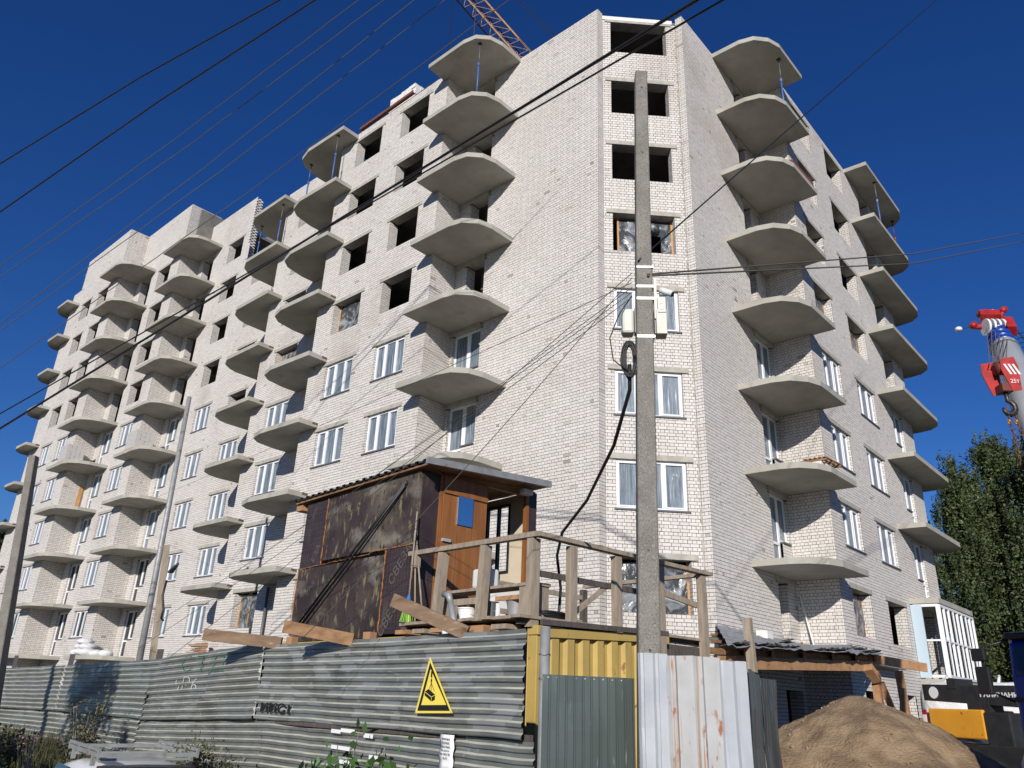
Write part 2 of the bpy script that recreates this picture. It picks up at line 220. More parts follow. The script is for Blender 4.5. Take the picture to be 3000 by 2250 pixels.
# ---------------------------------------------------------------- helpers
def wl(o):  # world offset of the chain (no rotations are used on parents)
    p = V((0, 0, 0))
    while o: p += o.location; o = o.parent
    return p
def link(o, parent=None):
    COL.objects.link(o)
    if parent is not None:
        o.parent = parent; o.matrix_parent_inverse = Matrix.Identity(4)
def thing(name, label, cat, loc, group=None):
    o = bpy.data.objects.new(name, None); COL.objects.link(o); o.location = loc; o.empty_display_size = 0.2
    o['label'] = label; o['category'] = cat
    if group: o['group'] = group
    return o
def tag(o, label, cat, group=None, kind=None):
    o['label'] = label; o['category'] = cat
    if group: o['group'] = group
    if kind: o['kind'] = kind
    return o
class MB:
    def __init__(s): s.v = []; s.f = []
    def add(s, vs, fs):
        n = len(s.v); s.v += [tuple(x) for x in vs]; s.f += [tuple(i + n for i in f) for f in fs]; return s
    def box(s, a, b):
        x0, y0, z0 = a; x1, y1, z1 = b
        return s.add([(x0, y0, z0), (x1, y0, z0), (x1, y1, z0), (x0, y1, z0), (x0, y0, z1), (x1, y0, z1), (x1, y1, z1), (x0, y1, z1)],
                     [(0, 3, 2, 1), (4, 5, 6, 7), (0, 1, 5, 4), (1, 2, 6, 5), (2, 3, 7, 6), (3, 0, 4, 7)])
    def ob(s, o, X, Y, Z):  # oriented box: corner o, edge vectors
        o, X, Y, Z = V(o), V(X), V(Y), V(Z)
        return s.add([o, o + X, o + X + Y, o + Y, o + Z, o + X + Z, o + X + Y + Z, o + Y + Z],
                     [(0, 3, 2, 1), (4, 5, 6, 7), (0, 1, 5, 4), (1, 2, 6, 5), (2, 3, 7, 6), (3, 0, 4, 7)])
    def bar(s, p, q, w, h, up=(0, 0, 1)):
        p, q = V(p), V(q); d = (q - p); u = V(up); sd_ = d.cross(u)
        if sd_.length < 1e-6: sd_ = d.cross(V((1, 0, 0)))
        sd_.normalize(); u = sd_.cross(d).normalized()
        return s.ob(p - sd_ * w / 2 - u * h / 2, d, sd_ * w, u * h)
    def tube(s, pts, r, n=8, cap=True):
        pts = [V(p) for p in pts]; rs = r if isinstance(r, (list, tuple)) else [r] * len(pts); base = len(s.v); vs = []; fs = []
        pu = None
        for i, p in enumerate(pts):
            d = (pts[min(i + 1, len(pts) - 1)] - pts[max(i - 1, 0)]).normalized()
            if pu is None:
                u = d.cross(V((0, 0, 1)))
                if u.length < 1e-4: u = d.cross(V((1, 0, 0)))
            else: u = pu - d * pu.dot(d)
            u.normalize(); pu = u; w = d.cross(u)
            for k in range(n):
                a = 2 * math.pi * k / n; vs.append(p + (u * math.cos(a) + w * math.sin(a)) * rs[i])
        for i in range(len(pts) - 1):
            for k in range(n):
                a = i * n + k; b_ = i * n + (k + 1) % n; fs.append((a, b_, b_ + n, a + n))
        if cap: fs.append(tuple(range(n))[::-1]); fs.append(tuple(range((len(pts) - 1) * n, len(pts) * n)))
        return s.add(vs, fs)
    def cyl(s, p, q, r, n=16): return s.tube([p, q], r, n)
    def prism(s, poly, z0, z1):
        n = len(poly); vs = [(x, y, z0) for x, y in poly] + [(x, y, z1) for x, y in poly]
        a = sum(poly[i][0] * poly[(i + 1) % n][1] - poly[(i + 1) % n][0] * poly[i][1] for i in range(n))
        fs = [tuple(range(n))[::-1], tuple(range(n, 2 * n))] + [(i, (i + 1) % n, (i + 1) % n + n, i + n) for i in range(n)]
        if a < 0: fs = [f[::-1] for f in fs]
        return s.add(vs, fs)
    def sph(s, c, rad, nu=12, nv=8, jit=0.0):
        c = V(c); rx, ry, rz = rad if isinstance(rad, (tuple, list)) else (rad,) * 3; vs = []; fs = []
        for j in range(nv + 1):
            ph = math.pi * j / nv
            for i in range(nu):
                th = 2 * math.pi * i / nu; k = 1 + (jit * (random.random() - 0.5) if 0 < j < nv else 0)
                vs.append(c + V((rx * math.sin(ph) * math.cos(th), ry * math.sin(ph) * math.sin(th), rz * math.cos(ph))) * k)
        for j in range(nv):
            for i in range(nu): fs.append((j * nu + i, (j + 1) * nu + i, (j + 1) * nu + (i + 1) % nu, j * nu + (i + 1) % nu))
        return s.add(vs, fs)
    def build(s, name, m, parent=None, smooth=False, label=None, bevel=0, origin=None):
        me = bpy.data.meshes.new(name); off = wl(parent) if parent else V((0, 0, 0))
        if origin is not None and parent is None: off = V(origin)
        me.from_pydata([V(v) - off for v in s.v], [], s.f); me.materials.append(M[m] if isinstance(m, str) else m)
        if smooth: me.polygons.foreach_set('use_smooth', [True] * len(me.polygons))
        me.update(); o = bpy.data.objects.new(name, me)
        link(o, parent)
        if parent is None and origin is not None: o.location = off
        if label: o['label'] = label
        if bevel:
            b = o.modifiers.new('bevel', 'BEVEL'); b.width = bevel; b.segments = 2; b.limit_method = 'ANGLE'
        return o
def text(body, size, origin, right, up, m, parent=None, name='lettering', extrude=0.0015, align='CENTER', bold=0.0, sx=1.0):
    c = bpy.data.curves.new(name, 'FONT'); c.body = body; c.size = size; c.align_x = align; c.align_y = 'CENTER'; c.extrude = extrude; c.offset = bold
    c.resolution_u = 2
    tmp = bpy.data.objects.new(name, c); COL.objects.link(tmp)
    dg = bpy.context.evaluated_depsgraph_get(); me = bpy.data.meshes.new_from_object(tmp.evaluated_get(dg)); bpy.data.objects.remove(tmp)
    X = V(right).normalized(); Y = V(up).normalized(); Z = X.cross(Y); off = wl(parent) if parent else V((0, 0, 0))
    mt = Matrix((X * sx, Y, Z)).transposed().to_4x4(); mt.translation = V(origin) - off
    me.transform(mt); me.materials.clear(); me.materials.append(M[m]); o = bpy.data.objects.new(name, me); link(o, parent); return o
def corr(o, A, B, N, pitch, depth, prof, nB=12, warp=0.0, seed=0, edge=0.0):
    """ribbed sheet: the profile runs along A, ribs run along B, offset along N. prof = [(fraction, height)]"""
    o, A, B, N = V(o), V(A), V(B), V(N).normalized(); L = A.length; n = max(1, round(L / pitch)); pts = []
    for i in range(n):
        for fr, h in prof: pts.append(((i + fr) / n, h * depth))
    pts.append((1.0, prof[0][1] * depth)); mb = MB(); vs = []; fs = []; k = len(pts)
    for j in range(nB + 1):
        tj = j / nB
        for a, h in pts:
            w = warp * mn.noise(V((a * 3 + seed * 5.3, tj * 5, seed))) if warp else 0
            ej = 0
            if edge and j in (0, nB): ej = edge * mn.noise(V((a * 9, seed + j, 2.2)))
            vs.append(o + A * a + B * (tj + ej) + N * (h + w))
    for j in range(nB):
        for i in range(k - 1): fs.append((j * k + i, j * k + i + 1, (j + 1) * k + i + 1, (j + 1) * k + i))
    return mb.add(vs, fs)
TRAP = [(0, 0), (0.40, 0), (0.58, 1), (0.88, 1)]
def solid(o, t=0.002):
    s_ = o.modifiers.new('thickness', 'SOLIDIFY'); s_.thickness = t; return o
def leaves(pts, size, nrm_up=0.3, rng=None):
    """numpy quads: one small folded leaf per point"""
    rng = rng or RNG; pts = np.asarray(pts, float); n = len(pts)
    a = rng.normal(size=(n, 3)); a /= np.linalg.norm(a, axis=1)[:, None]
    b = rng.normal(size=(n, 3)); b -= a * (a * b).sum(1)[:, None]; b /= np.linalg.norm(b, axis=1)[:, None]
    s = size * rng.uniform(0.6, 1.35, size=(n, 1)); a = a * s; b = b * s * 0.55
    vs = np.stack([pts - a, pts - b, pts + a, pts + b], 1).reshape(-1, 3)
    return vs, n
def quads_object(name, vs, n, m, parent=None, rnd=None):
    me = bpy.data.meshes.new(name); off = np.array(wl(parent)) if parent else np.zeros(3)
    vs = (vs - off).astype(np.float32)
    me.vertices.add(len(vs)); me.vertices.foreach_set('co', vs.ravel())
    me.loops.add(n * 4); me.polygons.add(n)
    me.loops.foreach_set('vertex_index', np.arange(n * 4, dtype=np.int32))
    me.polygons.foreach_set('loop_start', np.arange(0, n * 4, 4, dtype=np.int32)); me.polygons.foreach_set('loop_total', np.full(n, 4, dtype=np.int32))
    me.polygons.foreach_set('use_smooth', np.zeros(n, dtype=bool)); me.update(calc_edges=True); me.validate(); me.materials.append(M[m])
    o = bpy.data.objects.new(name, me); link(o, parent); return o

# ---------------------------------------------------------------- ground
def gz(x, y):
    fx = 6.05 + max(0.0, y - 5.1) * 0.095          # x of the fence line
    t = min(1, max(0, (fx - 0.7 - x) / 2.2)); s = min(1, max(0, (y - 2.5) / 3.0)); t = t * t * (3 - 2 * t); s = s * s * (3 - 2 * s)
    return -0.02 - 1.06 * t * s
mb = MB(); xs = [-400, -120, -40, -16] + [-12 + i * 0.8 for i in range(45)] + [30, 45, 80, 160, 500, 1500]; ys = [-1500, -400, -120, -40, -14] + [-10 + i * 0.8 for i in range(60)] + [45, 70, 120, 300, 1500]
vs = [(x, y, gz(x, y) + (0.04 * mn.noise(V((x * .7, y * .7, 0))) if abs(x) < 26 else 0)) for y in ys for x in xs]; nx = len(xs)
mb.add(vs, [(j * nx + i, j * nx + i + 1, (j + 1) * nx + i + 1, (j + 1) * nx + i) for j in range(len(ys) - 1) for i in range(nx - 1)])
g_ = mb.build('ground', 'ground', smooth=True); g_['kind'] = 'structure'

# ---------------------------------------------------------------- the brick building
BLD = thing('apartment_building', 'large unfinished white brick apartment block with rounded concrete balcony slabs on both street sides', 'building', (19, 11, 0))
BH, BP = 0.0865, 0.10
BR = []      # bricks: (corner P, along t, normal n, u0, u1, z0, jitter)
HL = 2.9
def wall(p0, p1, z0, z1, holes=(), n=None, plate=True, skip=(), bricks=True, toothed=0):
    """z1 may be a list of (u, z) steps. holes and skip are (u0, u1, z0, z1)"""
    p0, p1 = V((*p0, 0)), V((*p1, 0)); t = p1 - p0; L = t.length; t.normalize()
    if n is None:
        n = V((-t.y, t.x, 0)); mid = (p0 + p1) / 2
        if n.dot(-mid) < 0: n = -n
    else: n = V((*n, 0))
    steps = z1 if isinstance(z1, list) else [(L, z1)]
    def top(u):
        for a, zz in steps:
            if u <= a + 1e-6: return zz
        return steps[-1][1]
    if plate:
        us = sorted({0.0, L} | {a for a, _ in steps if a < L} | {h[i] for h in holes for i in (0, 1)}); us = [u for u in us if 0 <= u <= L]
        mb = MB(); vs, fs = [], []
        for a, b in zip(us, us[1:]):
            if b - a < 1e-5: continue
            mid = (a + b) / 2; tz = top(mid); cuts = sorted((h[2], h[3]) for h in holes if h[0] - 1e-6 < mid < h[1] + 1e-6); z = z0
            for c0, c1 in cuts + [(tz, tz)]:
                if c0 > z + 1e-4:
                    k = len(vs); P = p0 + t * a - n * 0.004; Q = p0 + t * b - n * 0.004
                    q = [(P.x, P.y, z), (Q.x, Q.y, z), (Q.x, Q.y, c0), (P.x, P.y, c0)]
                    if (Q - P).cross(V((0, 0, 1))).dot(n) < 0: q = q[::-1]
                    vs += q; fs.append((k, k + 1, k + 2, k + 3))
                z = max(z, c1)
        mb.add(vs, fs).build('wall', 'mortar', BLD)
    if not bricks: return t, n, L
    r0 = math.ceil((z0 + 0.5) / BP - 1e-6); rnd = random.Random(int(p0.x * 97 + p0.y * 13 + p1.x * 7))
    zmax = max(zz for _, zz in steps); r = r0
    while -0.5 + r * BP + BH <= zmax + 0.02:
        z = -0.5 + r * BP; cut = [(h[0], h[1]) for h in list(holes) + list(skip) if h[2] < z + BH * 0.6 and h[3] > z + BH * 0.4]
        prev = 0.0
        for a, zz in steps:
            if zz < z + BH * 0.6: cut.append((prev, a))
            prev = a
        cut.sort(); free = []; u = 0.0
        for a, b in cut:
            if a > u: free.append((u, a))
            u = max(u, b)
        if u < L: free.append((u, L))
        header = r % 2 == 1; bl = 0.13 if header else 0.26; ph = 0.065 if header else 0.0
        for a, b in free:
            i = math.floor((a - ph) / bl)
            while ph + i * bl < b:
                s = max(a, ph + i * bl); e = min(b, ph + (i + 1) * bl); i += 1
                if e - s < 0.045: continue
                if b - e < 0.05: e = b
                BR.append((p0.x, p0.y, t.x, t.y, n.x, n.y, s + 0.0065, e - 0.0065 - (0.004 if rnd.random() < .2 else 0), z + rnd.uniform(-.0025, .0025), rnd.uniform(0.0025, 0.0055)))
        if toothed and r % 2:   # bricks left sticking out for the wall that will join here
            uu = L if toothed > 0 else 0
            BR.append((p0.x, p0.y, t.x, t.y, n.x, n.y, uu if toothed > 0 else -0.2, uu + 0.2 if toothed > 0 else 0, z, 0.008))
        r += 1
    return t, n, L
def reveal(p0, t, n, h, depth=0.42):
    """the brick cheeks, head and sill of one opening"""
    u0, u1, z0, z1 = h
    a = p0 + t * u0; b = p0 + t * u1
    wall((a.x, a.y), ((a - n * depth).x, (a - n * depth).y), z0, z1, n=(t.x, t.y))
    wall((b.x, b.y), ((b - n * depth).x, (b - n * depth).y), z0, z1, n=(-t.x, -t.y))
REV = []
def lintel(p0, t, n, h, ext=0.2, hgt=0.16, depth=0.42):
    u0, u1, z0, z1 = h; o = p0 + t * (u0 - ext) + n * 0.006 + V((0, 0, z1))
    MB().ob(o, t * (u1 - u0 + 2 * ext), V((0, 0, hgt)), -n * depth).build('lintel', 'lintel', BLD)
def sillbed(p0, t, n, h):
    u0, u1, z0, z1 = h; o = p0 + t * u0 - n * 0.42 + V((0, 0, z0 - 0.05))
    MB().ob(o, t * (u1 - u0), n * 0.40, V((0, 0, 0.05))).build('sill_bed', 'mortar', BLD)
CACHE = {}
def put(key, mk, name, m, parent, frame, extra=None):
    """one shared mesh per kind, placed with a frame matrix"""
    if key not in CACHE:
        mb = mk(); me = bpy.data.meshes.new(name); me.from_pydata(mb.v, [], mb.f); me.materials.append(M[m]); me.update(); CACHE[key] = me
    o = bpy.data.objects.new(name, CACHE[key]); link(o, parent)
    if frame is not None: o.matrix_basis = frame
    if extra: o['label'] = extra
    return o
def fbar(mb, x0, x1, z0, z1, y0=0.0, y1=0.07): return mb.box((x0, y0, z0), (x1, y1, z1))
def window(p0, t, n, h, panes=3, inset=0.09, pane_m='film', kind='window', tilt=None):
    u0, u1, z0, z1 = h; w = u1 - u0; hh = z1 - z0
    tt, ub = (t, u0) if t.cross(-n).z > 0 else (-t, u1)
    fr = Matrix((tt, -n, V((0, 0, 1)))).transposed().to_4x4()
    fr.translation = p0 + t * ub - n * inset + V((0, 0, z0)) - wl(BLD)
    k = (round(w, 3), round(hh, 3), panes, kind)
    def mkf():
        mb = MB(); b = 0.065
        fbar(mb, 0.01, w - 0.01, 0, b); fbar(mb, 0.01, w - 0.01, hh - b, hh)
        fbar(mb, 0.01, b, b, hh - b); fbar(mb, w - b, w - 0.01, b, hh - b)
        for i in range(1, panes): c = w * i / panes; fbar(mb, c - 0.045, c + 0.045, b, hh - b, -0.006)
        s = 0.04    # sash frames
        for i in range(panes):
            a = w * i / panes + (0.045 if i else b) + 0.002; c = w * (i + 1) / panes - (0.045 if i < panes - 1 else b) - 0.002
            if i != 1 or panes < 3:
                fbar(mb, a, c, b + .002, b + s, -0.02, 0.05); fbar(mb, a, c, hh - b - s, hh - b - .002, -0.02, 0.05)
                fbar(mb, a, a + s, b + s, hh - b - s, -0.02, 0.05); fbar(mb, c - s, c, b + s, hh - b - s, -0.02, 0.05)
        return mb
    f = put(('frame',) + k, mkf, 'window', 'pvc', BLD, fr)
    for i in range(panes):
        a = w * i / panes + 0.03; c = w * (i + 1) / panes - 0.03
        put(('pane', i, pane_m) + k, lambda: MB().box((a, 0.03, 0.03), (c, 0.036, hh - 0.03)), 'pane', pane_m, f, None)
    put(('sill',) + k, lambda: MB().box((-0.06, -inset - 0.05, -0.05), (w + 0.06, 0.0, -0.003)), 'sill', 'sill', f, None)
    return f
def balcony_door(p0, t, n, h, door_first=True, dw=0.72, pane_m='film', inset=0.10):
    """full-height glazed door with a shorter window beside it"""
    u0, u1, z0, z1 = h; w = u1 - u0; hh = z1 - z0; zw = 0.95
    same = t.cross(-n).z > 0; tt, ub = (t, u0) if same else (-t, u1)
    if door_first != same: dlo, dhi, wlo, whi = w - dw, w, 0.0, w - dw
    else: dlo, dhi, wlo, whi = 0.0, dw, dw, w
    fr = Matrix((tt, -n, V((0, 0, 1)))).transposed().to_4x4(); fr.translation = p0 + t * ub - n * inset + V((0, 0, z0)) - wl(BLD)
    k = (round(w, 3), round(hh, 3), dlo == 0)
    def mkd():
        mb = MB(); b = 0.085
        fbar(mb, dlo, dhi, 0, b, -.01); fbar(mb, dlo, dhi, hh - b, hh, -.01); fbar(mb, dlo, dlo + b, b, hh - b, -.01); fbar(mb, dhi - b, dhi, b, hh - b, -.01)
        fbar(mb, dlo + b, dhi - b, 0.82, 0.90, -.01); return mb
    def mkw():
        mb = MB(); b = 0.07; lo, hi = wlo + .002, whi - .002
        fbar(mb, lo, hi, zw, zw + b); fbar(mb, lo, hi, hh - b, hh); fbar(mb, lo, lo + b, zw + b, hh - b); fbar(mb, hi - b, hi, zw + b, hh - b); return mb
    d = put(('bd',) + k, mkd, 'balcony_door', 'pvc', BLD, fr)
    put(('bdp1', pane_m) + k, lambda: MB().box((dlo + .06, .03, .07), (dhi - .06, .036, .84)), 'pane', pane_m, d, None)
    put(('bdp2', pane_m) + k, lambda: MB().box((dlo + .06, .03, .88), (dhi - .06, .036, hh - .07)), 'pane', pane_m, d, None)
    wv = put(('bw',) + k, mkw, 'window', 'pvc', BLD, fr)
    put(('bwp', pane_m) + k, lambda: MB().box((wlo + .05, .03, zw + .05), (whi - .05, .036, hh - .05)), 'pane', pane_m, wv, None)
    put(('bws',) + k, lambda: MB().box((wlo, -.16, zw - .05), (whi, 0, zw - .003)), 'sill', 'sill', wv, None)
    # wall under the window
    o = p0 + t * ub + tt * wlo - n * 0.001
    e = p0 + t * ub + tt * whi - n * 0.001
    wall((o.x, o.y), (e.x, e.y), z0 - 0.02, z0 + zw - 0.05, n=(n.x, n.y))
def sheeted(p0, t, n, h, bars=(0.0, 0.55, 1.0), inset=0.3, hang=False, torn=False):
    """timber studs with plastic sheeting in an unglazed opening"""
    u0, u1, z0, z1 = h; w = u1 - u0
    mb = MB(); P = p0 - n * inset
    for b in bars:
        x = u0 + 0.03 + b * (w - 0.06); MB().ob(P + t * (x - 0.03) + V((0, 0, z0)), t * 0.06, -n * 0.04, V((0, 0, z1 - z0))).build('stud', 'rawwood', BLD)
    a = u0 + (0.05 if not torn else 0.25); nx_, nz_ = 10, 10; vs = []; fs = []
    for j in range(nz_ + 1):
        for i in range(nx_ + 1):
            x = a + (u1 - 0.06 - a) * i / nx_; z = z0 + 0.02 + (z1 - 0.1 - z0) * j / nz_
            if hang: x = a + (u1 - a) * (0.0 + (i / nx_) * 1.0) + 0.35 * w * (1 - j / nz_) * (1 - i / nx_)
            q = P - n * (0.0 - 0.05 * mn.noise(V((x * 3, z * 3, u0)))) + t * x; vs.append((q.x, q.y, z))
    for j in range(nz_):
        for i in range(nx_):
            if torn and i in (4, 5, 6, 7) and j < 6: continue
            k = j * (nx_ + 1) + i; fs.append((k, k + 1, k + nx_ + 2, k + nx_ + 1))
    MB().add(vs, fs).build('plastic_sheet', 'sheeting', BLD, smooth=True)
    if torn:
        mb = MB(); c = P + t * (u0 + 0.25 + 0.6 * (w - .25)) + n * 0.06 + V((0, 0, z0 + 0.62 * (z1 - z0) + .1)); mb.sph(c, (0.28, 0.28, 0.16), 10, 6, 0.5)
        mb.build('gathered_plastic', 'sheeting', BLD, smooth=True)

def facade(p0, p1, z0, z1, specs, **kw):
    """specs: (u0, u1, bottom above floor, kind per level dict, panes/door_first) ; builds wall, openings, lintels, fillings"""
    P0, P1 = V((*p0, 0)), V((*p1, 0)); t = (P1 - P0).normalized(); L = (P1 - P0).length; n = kw.get('n')
    if n is None:
        nn = V((-t.y, t.x, 0)); nn = nn if nn.dot(-(P0 + P1) / 2) > 0 else -nn
    else: nn = V((*n, 0))
    holes, skip, todo = [], [], []
    for s in specs:
        u0, u1, bot, levels, fill = s
        for k, what in levels.items():
            fl = HL + 2.8 * k
            if what is None: continue
            a, b = (u0, u1)
            if isinstance(what, tuple): what, a, b = what
            h = (a, b, fl + bot, fl + 2.44); holes.append(h); lx = 0.2 if bot > 0 else 0.12
            skip.append((max(0, a - lx), min(L, b + lx), fl + 2.44, fl + 2.60)); todo.append((h, what, fill, lx))
    holes += list(kw.get('extra', ()))
    wall(p0, p1, z0, z1, holes, n=n, skip=skip, toothed=kw.get('toothed', 0))
    for h, what, fill, lx in todo:
        hl = (max(h[0], lx if lx < 0.15 else h[0]), h[1], h[2], h[3])
        reveal(P0, t, nn, h); lintel(P0, t, nn, h, ext=min(lx, h[0], L - h[1]) if min(h[0], L - h[1]) > 0.02 else 0.0)
        sillbed(P0, t, nn, h)
        if what == 'W': window(P0, t, nn, h, panes=fill if isinstance(fill, int) else 3)
        elif what == 'D': window(P0, t, nn, h, panes=3, pane_m='dglass')
        elif what == 'B': balcony_door(P0, t, nn, h, door_first=(fill == 'first'))
        elif what == 'K': balcony_door(P0, t, nn, h, door_first=(fill == 'first'), pane_m='dglass')
        elif what == 'S': sheeted(P0, t, nn, h)
        elif what == 'H': sheeted(P0, t, nn, h, hang=True)
        elif what == 'T': sheeted(P0, t, nn, h, bars=(0.1, 1.0), torn=True)
    return t, nn
def lv(a, b, f, d='O', over=None):
    x = {k: (f if k <= d_lim else 'O') for d_lim in [b] for k in range(a, 9)}; x.update(over or {}); return x
def levels(lo, hi, glazed, over=None):
    d = {k: ('W' if k <= glazed else 'O') for k in range(lo, hi + 1)}; d.update(over or {}); return d
def doors(lo, hi, glazed, over=None):
    d = {k: ('B' if k <= glazed else 'O') for k in range(lo, hi + 1)}; d.update(over or {}); return d
ZB = -0.5
# left street side, far end to corner (u runs towards larger y)
facade((16.3, 52.5), (16.3, 61.3), ZB, [(7.4, 31.9), (8.8, 29.4)], [(1.5, 3.2, 1.0, levels(0, 8, 4, {0: 'D'}), 3), (4.5, 6.15, 1.0, levels(0, 8, 4, {0: 'D'}), 3)])
wall((16.3, 61.3), (17.6, 61.3), ZB, 29.4, n=(0, 1), bricks=False)
facade((17.6, 46.0), (17.6, 52.5), ZB, 31.9, [(1.3, 3.05, 1.0, levels(0, 8, 4, {0: 'D'}), 3), (4.1, 5.6, 0.0, doors(0, 8, 4, {0: 'K', 1: 'K'}), 'second')])
wall((16.3, 52.5), (17.6, 52.5), ZB, 31.9)
wall((17.6, 46.0), (18.9, 46.0), ZB, 31.9, toothed=0)
wall((18.9, 46.0), (19.5, 46.0), 30.3, 31.9, n=(0, -1), toothed=1)
W3 = [(4.15, 5.9, 1.0, levels(0, 7, 3), 3), (7.95, 9.65, 1.0, levels(0, 8, 4, {0: 'W'}), 3), (0.65, 1.9, 0.0, doors(0, 7, 3), 'first'),
      (11.6, 12.95, 0.0, doors(0, 8, 4, {0: 'K', 1: 'K'}), 'second')]
W3 = [(u0, u1, b, {k: w for k, w in l.items() if not (k == 8 and u1 < 7)}, f) for u0, u1, b, l, f in W3]
facade((18.9, 32.35), (18.9, 46.0), ZB, [(7.0, 25.6), (7.4, 26.9), (13.65, 30.3)], W3)
# toothed end of the taller part
for r in range(268, 308):
    if r % 2: BR.append((18.9, 39.75, 0, -1, -1, 0, 0.0, 0.24, -0.5 + r * 0.1 if r > 274 else -0.5 + r * 0.1, 0.008))
MB().box((18.905, 39.72, 25.6), (19.35, 39.80, 30.28)).build('wall_end', 'block', BLD)
for r in range(262, 308):
    for q in range(3):
        BR.append((18.91, 39.72, 1, 0, 0, -1, q * 0.15, q * 0.15 + 0.14, -0.5 + r * 0.1, 0.02 if (r + q) % 2 else 0.11))
facade((17.2, 25.9), (17.2, 32.35), ZB, [(2.3, 25.5), (6.45, 26.2)], [(3.3, 5.05, 1.0, levels(0, 7, 3, {0: 'S', 4: 'S'}), 3), (0.15, 1.8, 0.0, doors(0, 7, 3), 'second')])
wall((17.2, 32.35), (18.9, 32.35), ZB, 25.6, n=(0, 1), bricks=False)
facade((15.98, 18.8), (15.98, 25.9), ZB, 25.45, [(1.1, 2.8, 1.0, levels(0, 7, 3), 3), (4.15, 5.9, 1.0, levels(0, 7, 3, {4: 'S'}), 3)])
wall((15.98, 25.9), (17.2, 25.9), ZB, 25.45, n=(0, 1), bricks=False)
wall((15.98, 18.8), (17.2, 18.8), ZB, 25.3)
facade((17.2, 12.2), (17.2, 18.8), ZB, 25.3, [(5.08, 6.42, 0.0, {0: 'B', 1: 'B', 2: 'B', 3: 'B', 4: ('O', 5.08, 5.98), 5: ('O', 5.08, 5.98), 6: ('O', 5.08, 5.98), 7: ('O', 5.08, 5.98)}, 'second')])
# splayed corner
wall((17.2, 12.2), (17.49, 12.2), ZB, 25.35); wall((19.42, 10.0), (19.42, 10.27), ZB, 25.35, n=(-1, 0))
facade((17.49, 12.2), (19.42, 10.27), ZB, 25.02, [(0.3, 2.35, 1.0, levels(0, 7, 3, {0: 'S', 4: 'T'}), 3)])
# right street side
facade((19.42, 10.0), (24.85, 10.0), ZB, 25.3, [(4.03, 5.33, 0.0, {0: ('O', 4.1, 4.75), 1: 'B', 2: 'B', 3: 'B', 4: ('O', 4.03, 4.6), 5: ('O', 4.03, 4.6), 6: ('O', 4.03, 4.6), 7: ('O', 4.03, 4.6)}, 'first')],
       extra=[(4.0, 5.2, -0.5, 2.2)])
wall((24.85, 8.6), (24.85, 10.0), ZB, 25.3, n=(-1, 0))
facade((24.85, 8.6), (36.5, 8.6), ZB, 25.3, [(1.0, 2.75, 1.0, levels(0, 7, 3, {0: 'H', 4: 'S'}), 3), (4.5, 6.5, 1.0, levels(0, 7, 3, {0: 'O', 4: 'S'}), 3), (8.7, 10.1, 0.0, doors(0, 7, 3, {0: 'O'}), 'second')],
       extra=[(1.1, 2.6, 0.9, 2.3), (4.5, 6.2, 0.9, 2.3)])
for a in (1.1, 4.5):
    h = (a, a + 1.6, 0.9, 2.3); reveal(V((24.85, 8.6, 0)), V((1, 0, 0)), V((0, -1, 0)), h)
wall((36.5, 8.6), (36.5, 24.0), ZB, 25.3, n=(1, 0), bricks=False)
reveal(V((19.42, 10, 0)), V((1, 0, 0)), V((0, -1, 0)), (4.0, 5.2, -0.5, 2.2))
# bricks into meshes: the 300 that show largest singly, the rest as one mesh
B = np.array(BR, float)
mid = np.stack([B[:, 0] + B[:, 2] * (B[:, 6] + B[:, 7]) / 2, B[:, 1] + B[:, 3] * (B[:, 6] + B[:, 7]) / 2, B[:, 8] + 0.044], 1)
dist = np.linalg.norm(mid - np.array([0, 0, 1.6]), axis=1)
ln = B[:, 7] - B[:, 6]
dirv = mid / np.linalg.norm(mid[:, :2], axis=1)[:, None]
face = -(dirv[:, 0] * B[:, 4] + dirv[:, 1] * B[:, 5])
score = ln * np.clip(face, 0, 1) / dist
okb = (mid[:, 2] > 3.2) & (mid[:, 2] < 12) & (ln > 0.2) & (np.abs(B[:, 4] + B[:, 5]) > 0.9)
okb &= ((mid[:, 0] - 0) * 0.31 - (mid[:, 1]) * 0.22 > -9)
idx = np.argsort(-np.where(okb, score, -1))[:300]; single = np.zeros(len(B), bool); single[idx] = True
def brick_verts(Bs):
    n = len(Bs); P = Bs[:, 0:2]; t = Bs[:, 2:4]; nn = Bs[:, 4:6]; out = np.zeros((n, 8, 3)); c = 0
    for (u, z, d) in ((0, 0, 1), (1, 0, 1), (1, 1, 1), (0, 1, 1), (0, 0, 0), (1, 0, 0), (1, 1, 0), (0, 1, 0)):
        uu = Bs[:, 7] if u else Bs[:, 6]; off = Bs[:, 9] if d else np.full(n, -0.01)
        xy = P + t * uu[:, None] + nn * off[:, None]; out[:, c, :2] = xy; out[:, c, 2] = Bs[:, 8] + (BH if z else 0); c += 1
    return out
S = B[~single]; vv = brick_verts(S); n = len(S)
flip = (S[:, 2] * S[:, 5] - S[:, 3] * S[:, 4]) > 0   # orientation so that faces look outwards
q = np.array([[0, 1, 2, 3], [4, 5, 1, 0], [3, 2, 6, 7], [1, 5, 6, 2], [4, 0, 3, 7]])
qf = q[:, ::-1]
F = np.where(flip[:, None, None], qf[None], q[None]) + (np.arange(n) * 8)[:, None, None]
me = bpy.data.meshes.new('brickwork'); off = np.array(wl(BLD))
me.vertices.add(n * 8); me.vertices.foreach_set('co', (vv.reshape(-1, 3) - off).astype(np.float32).ravel())
me.loops.add(n * 20); me.loops.foreach_set('vertex_index', F.reshape(-1).astype(np.int32)); me.polygons.add(n * 5)
me.polygons.foreach_set('loop_start', np.arange(0, n * 20, 4, dtype=np.int32)); me.polygons.foreach_set('loop_total', np.full(n * 5, 4, dtype=np.int32))
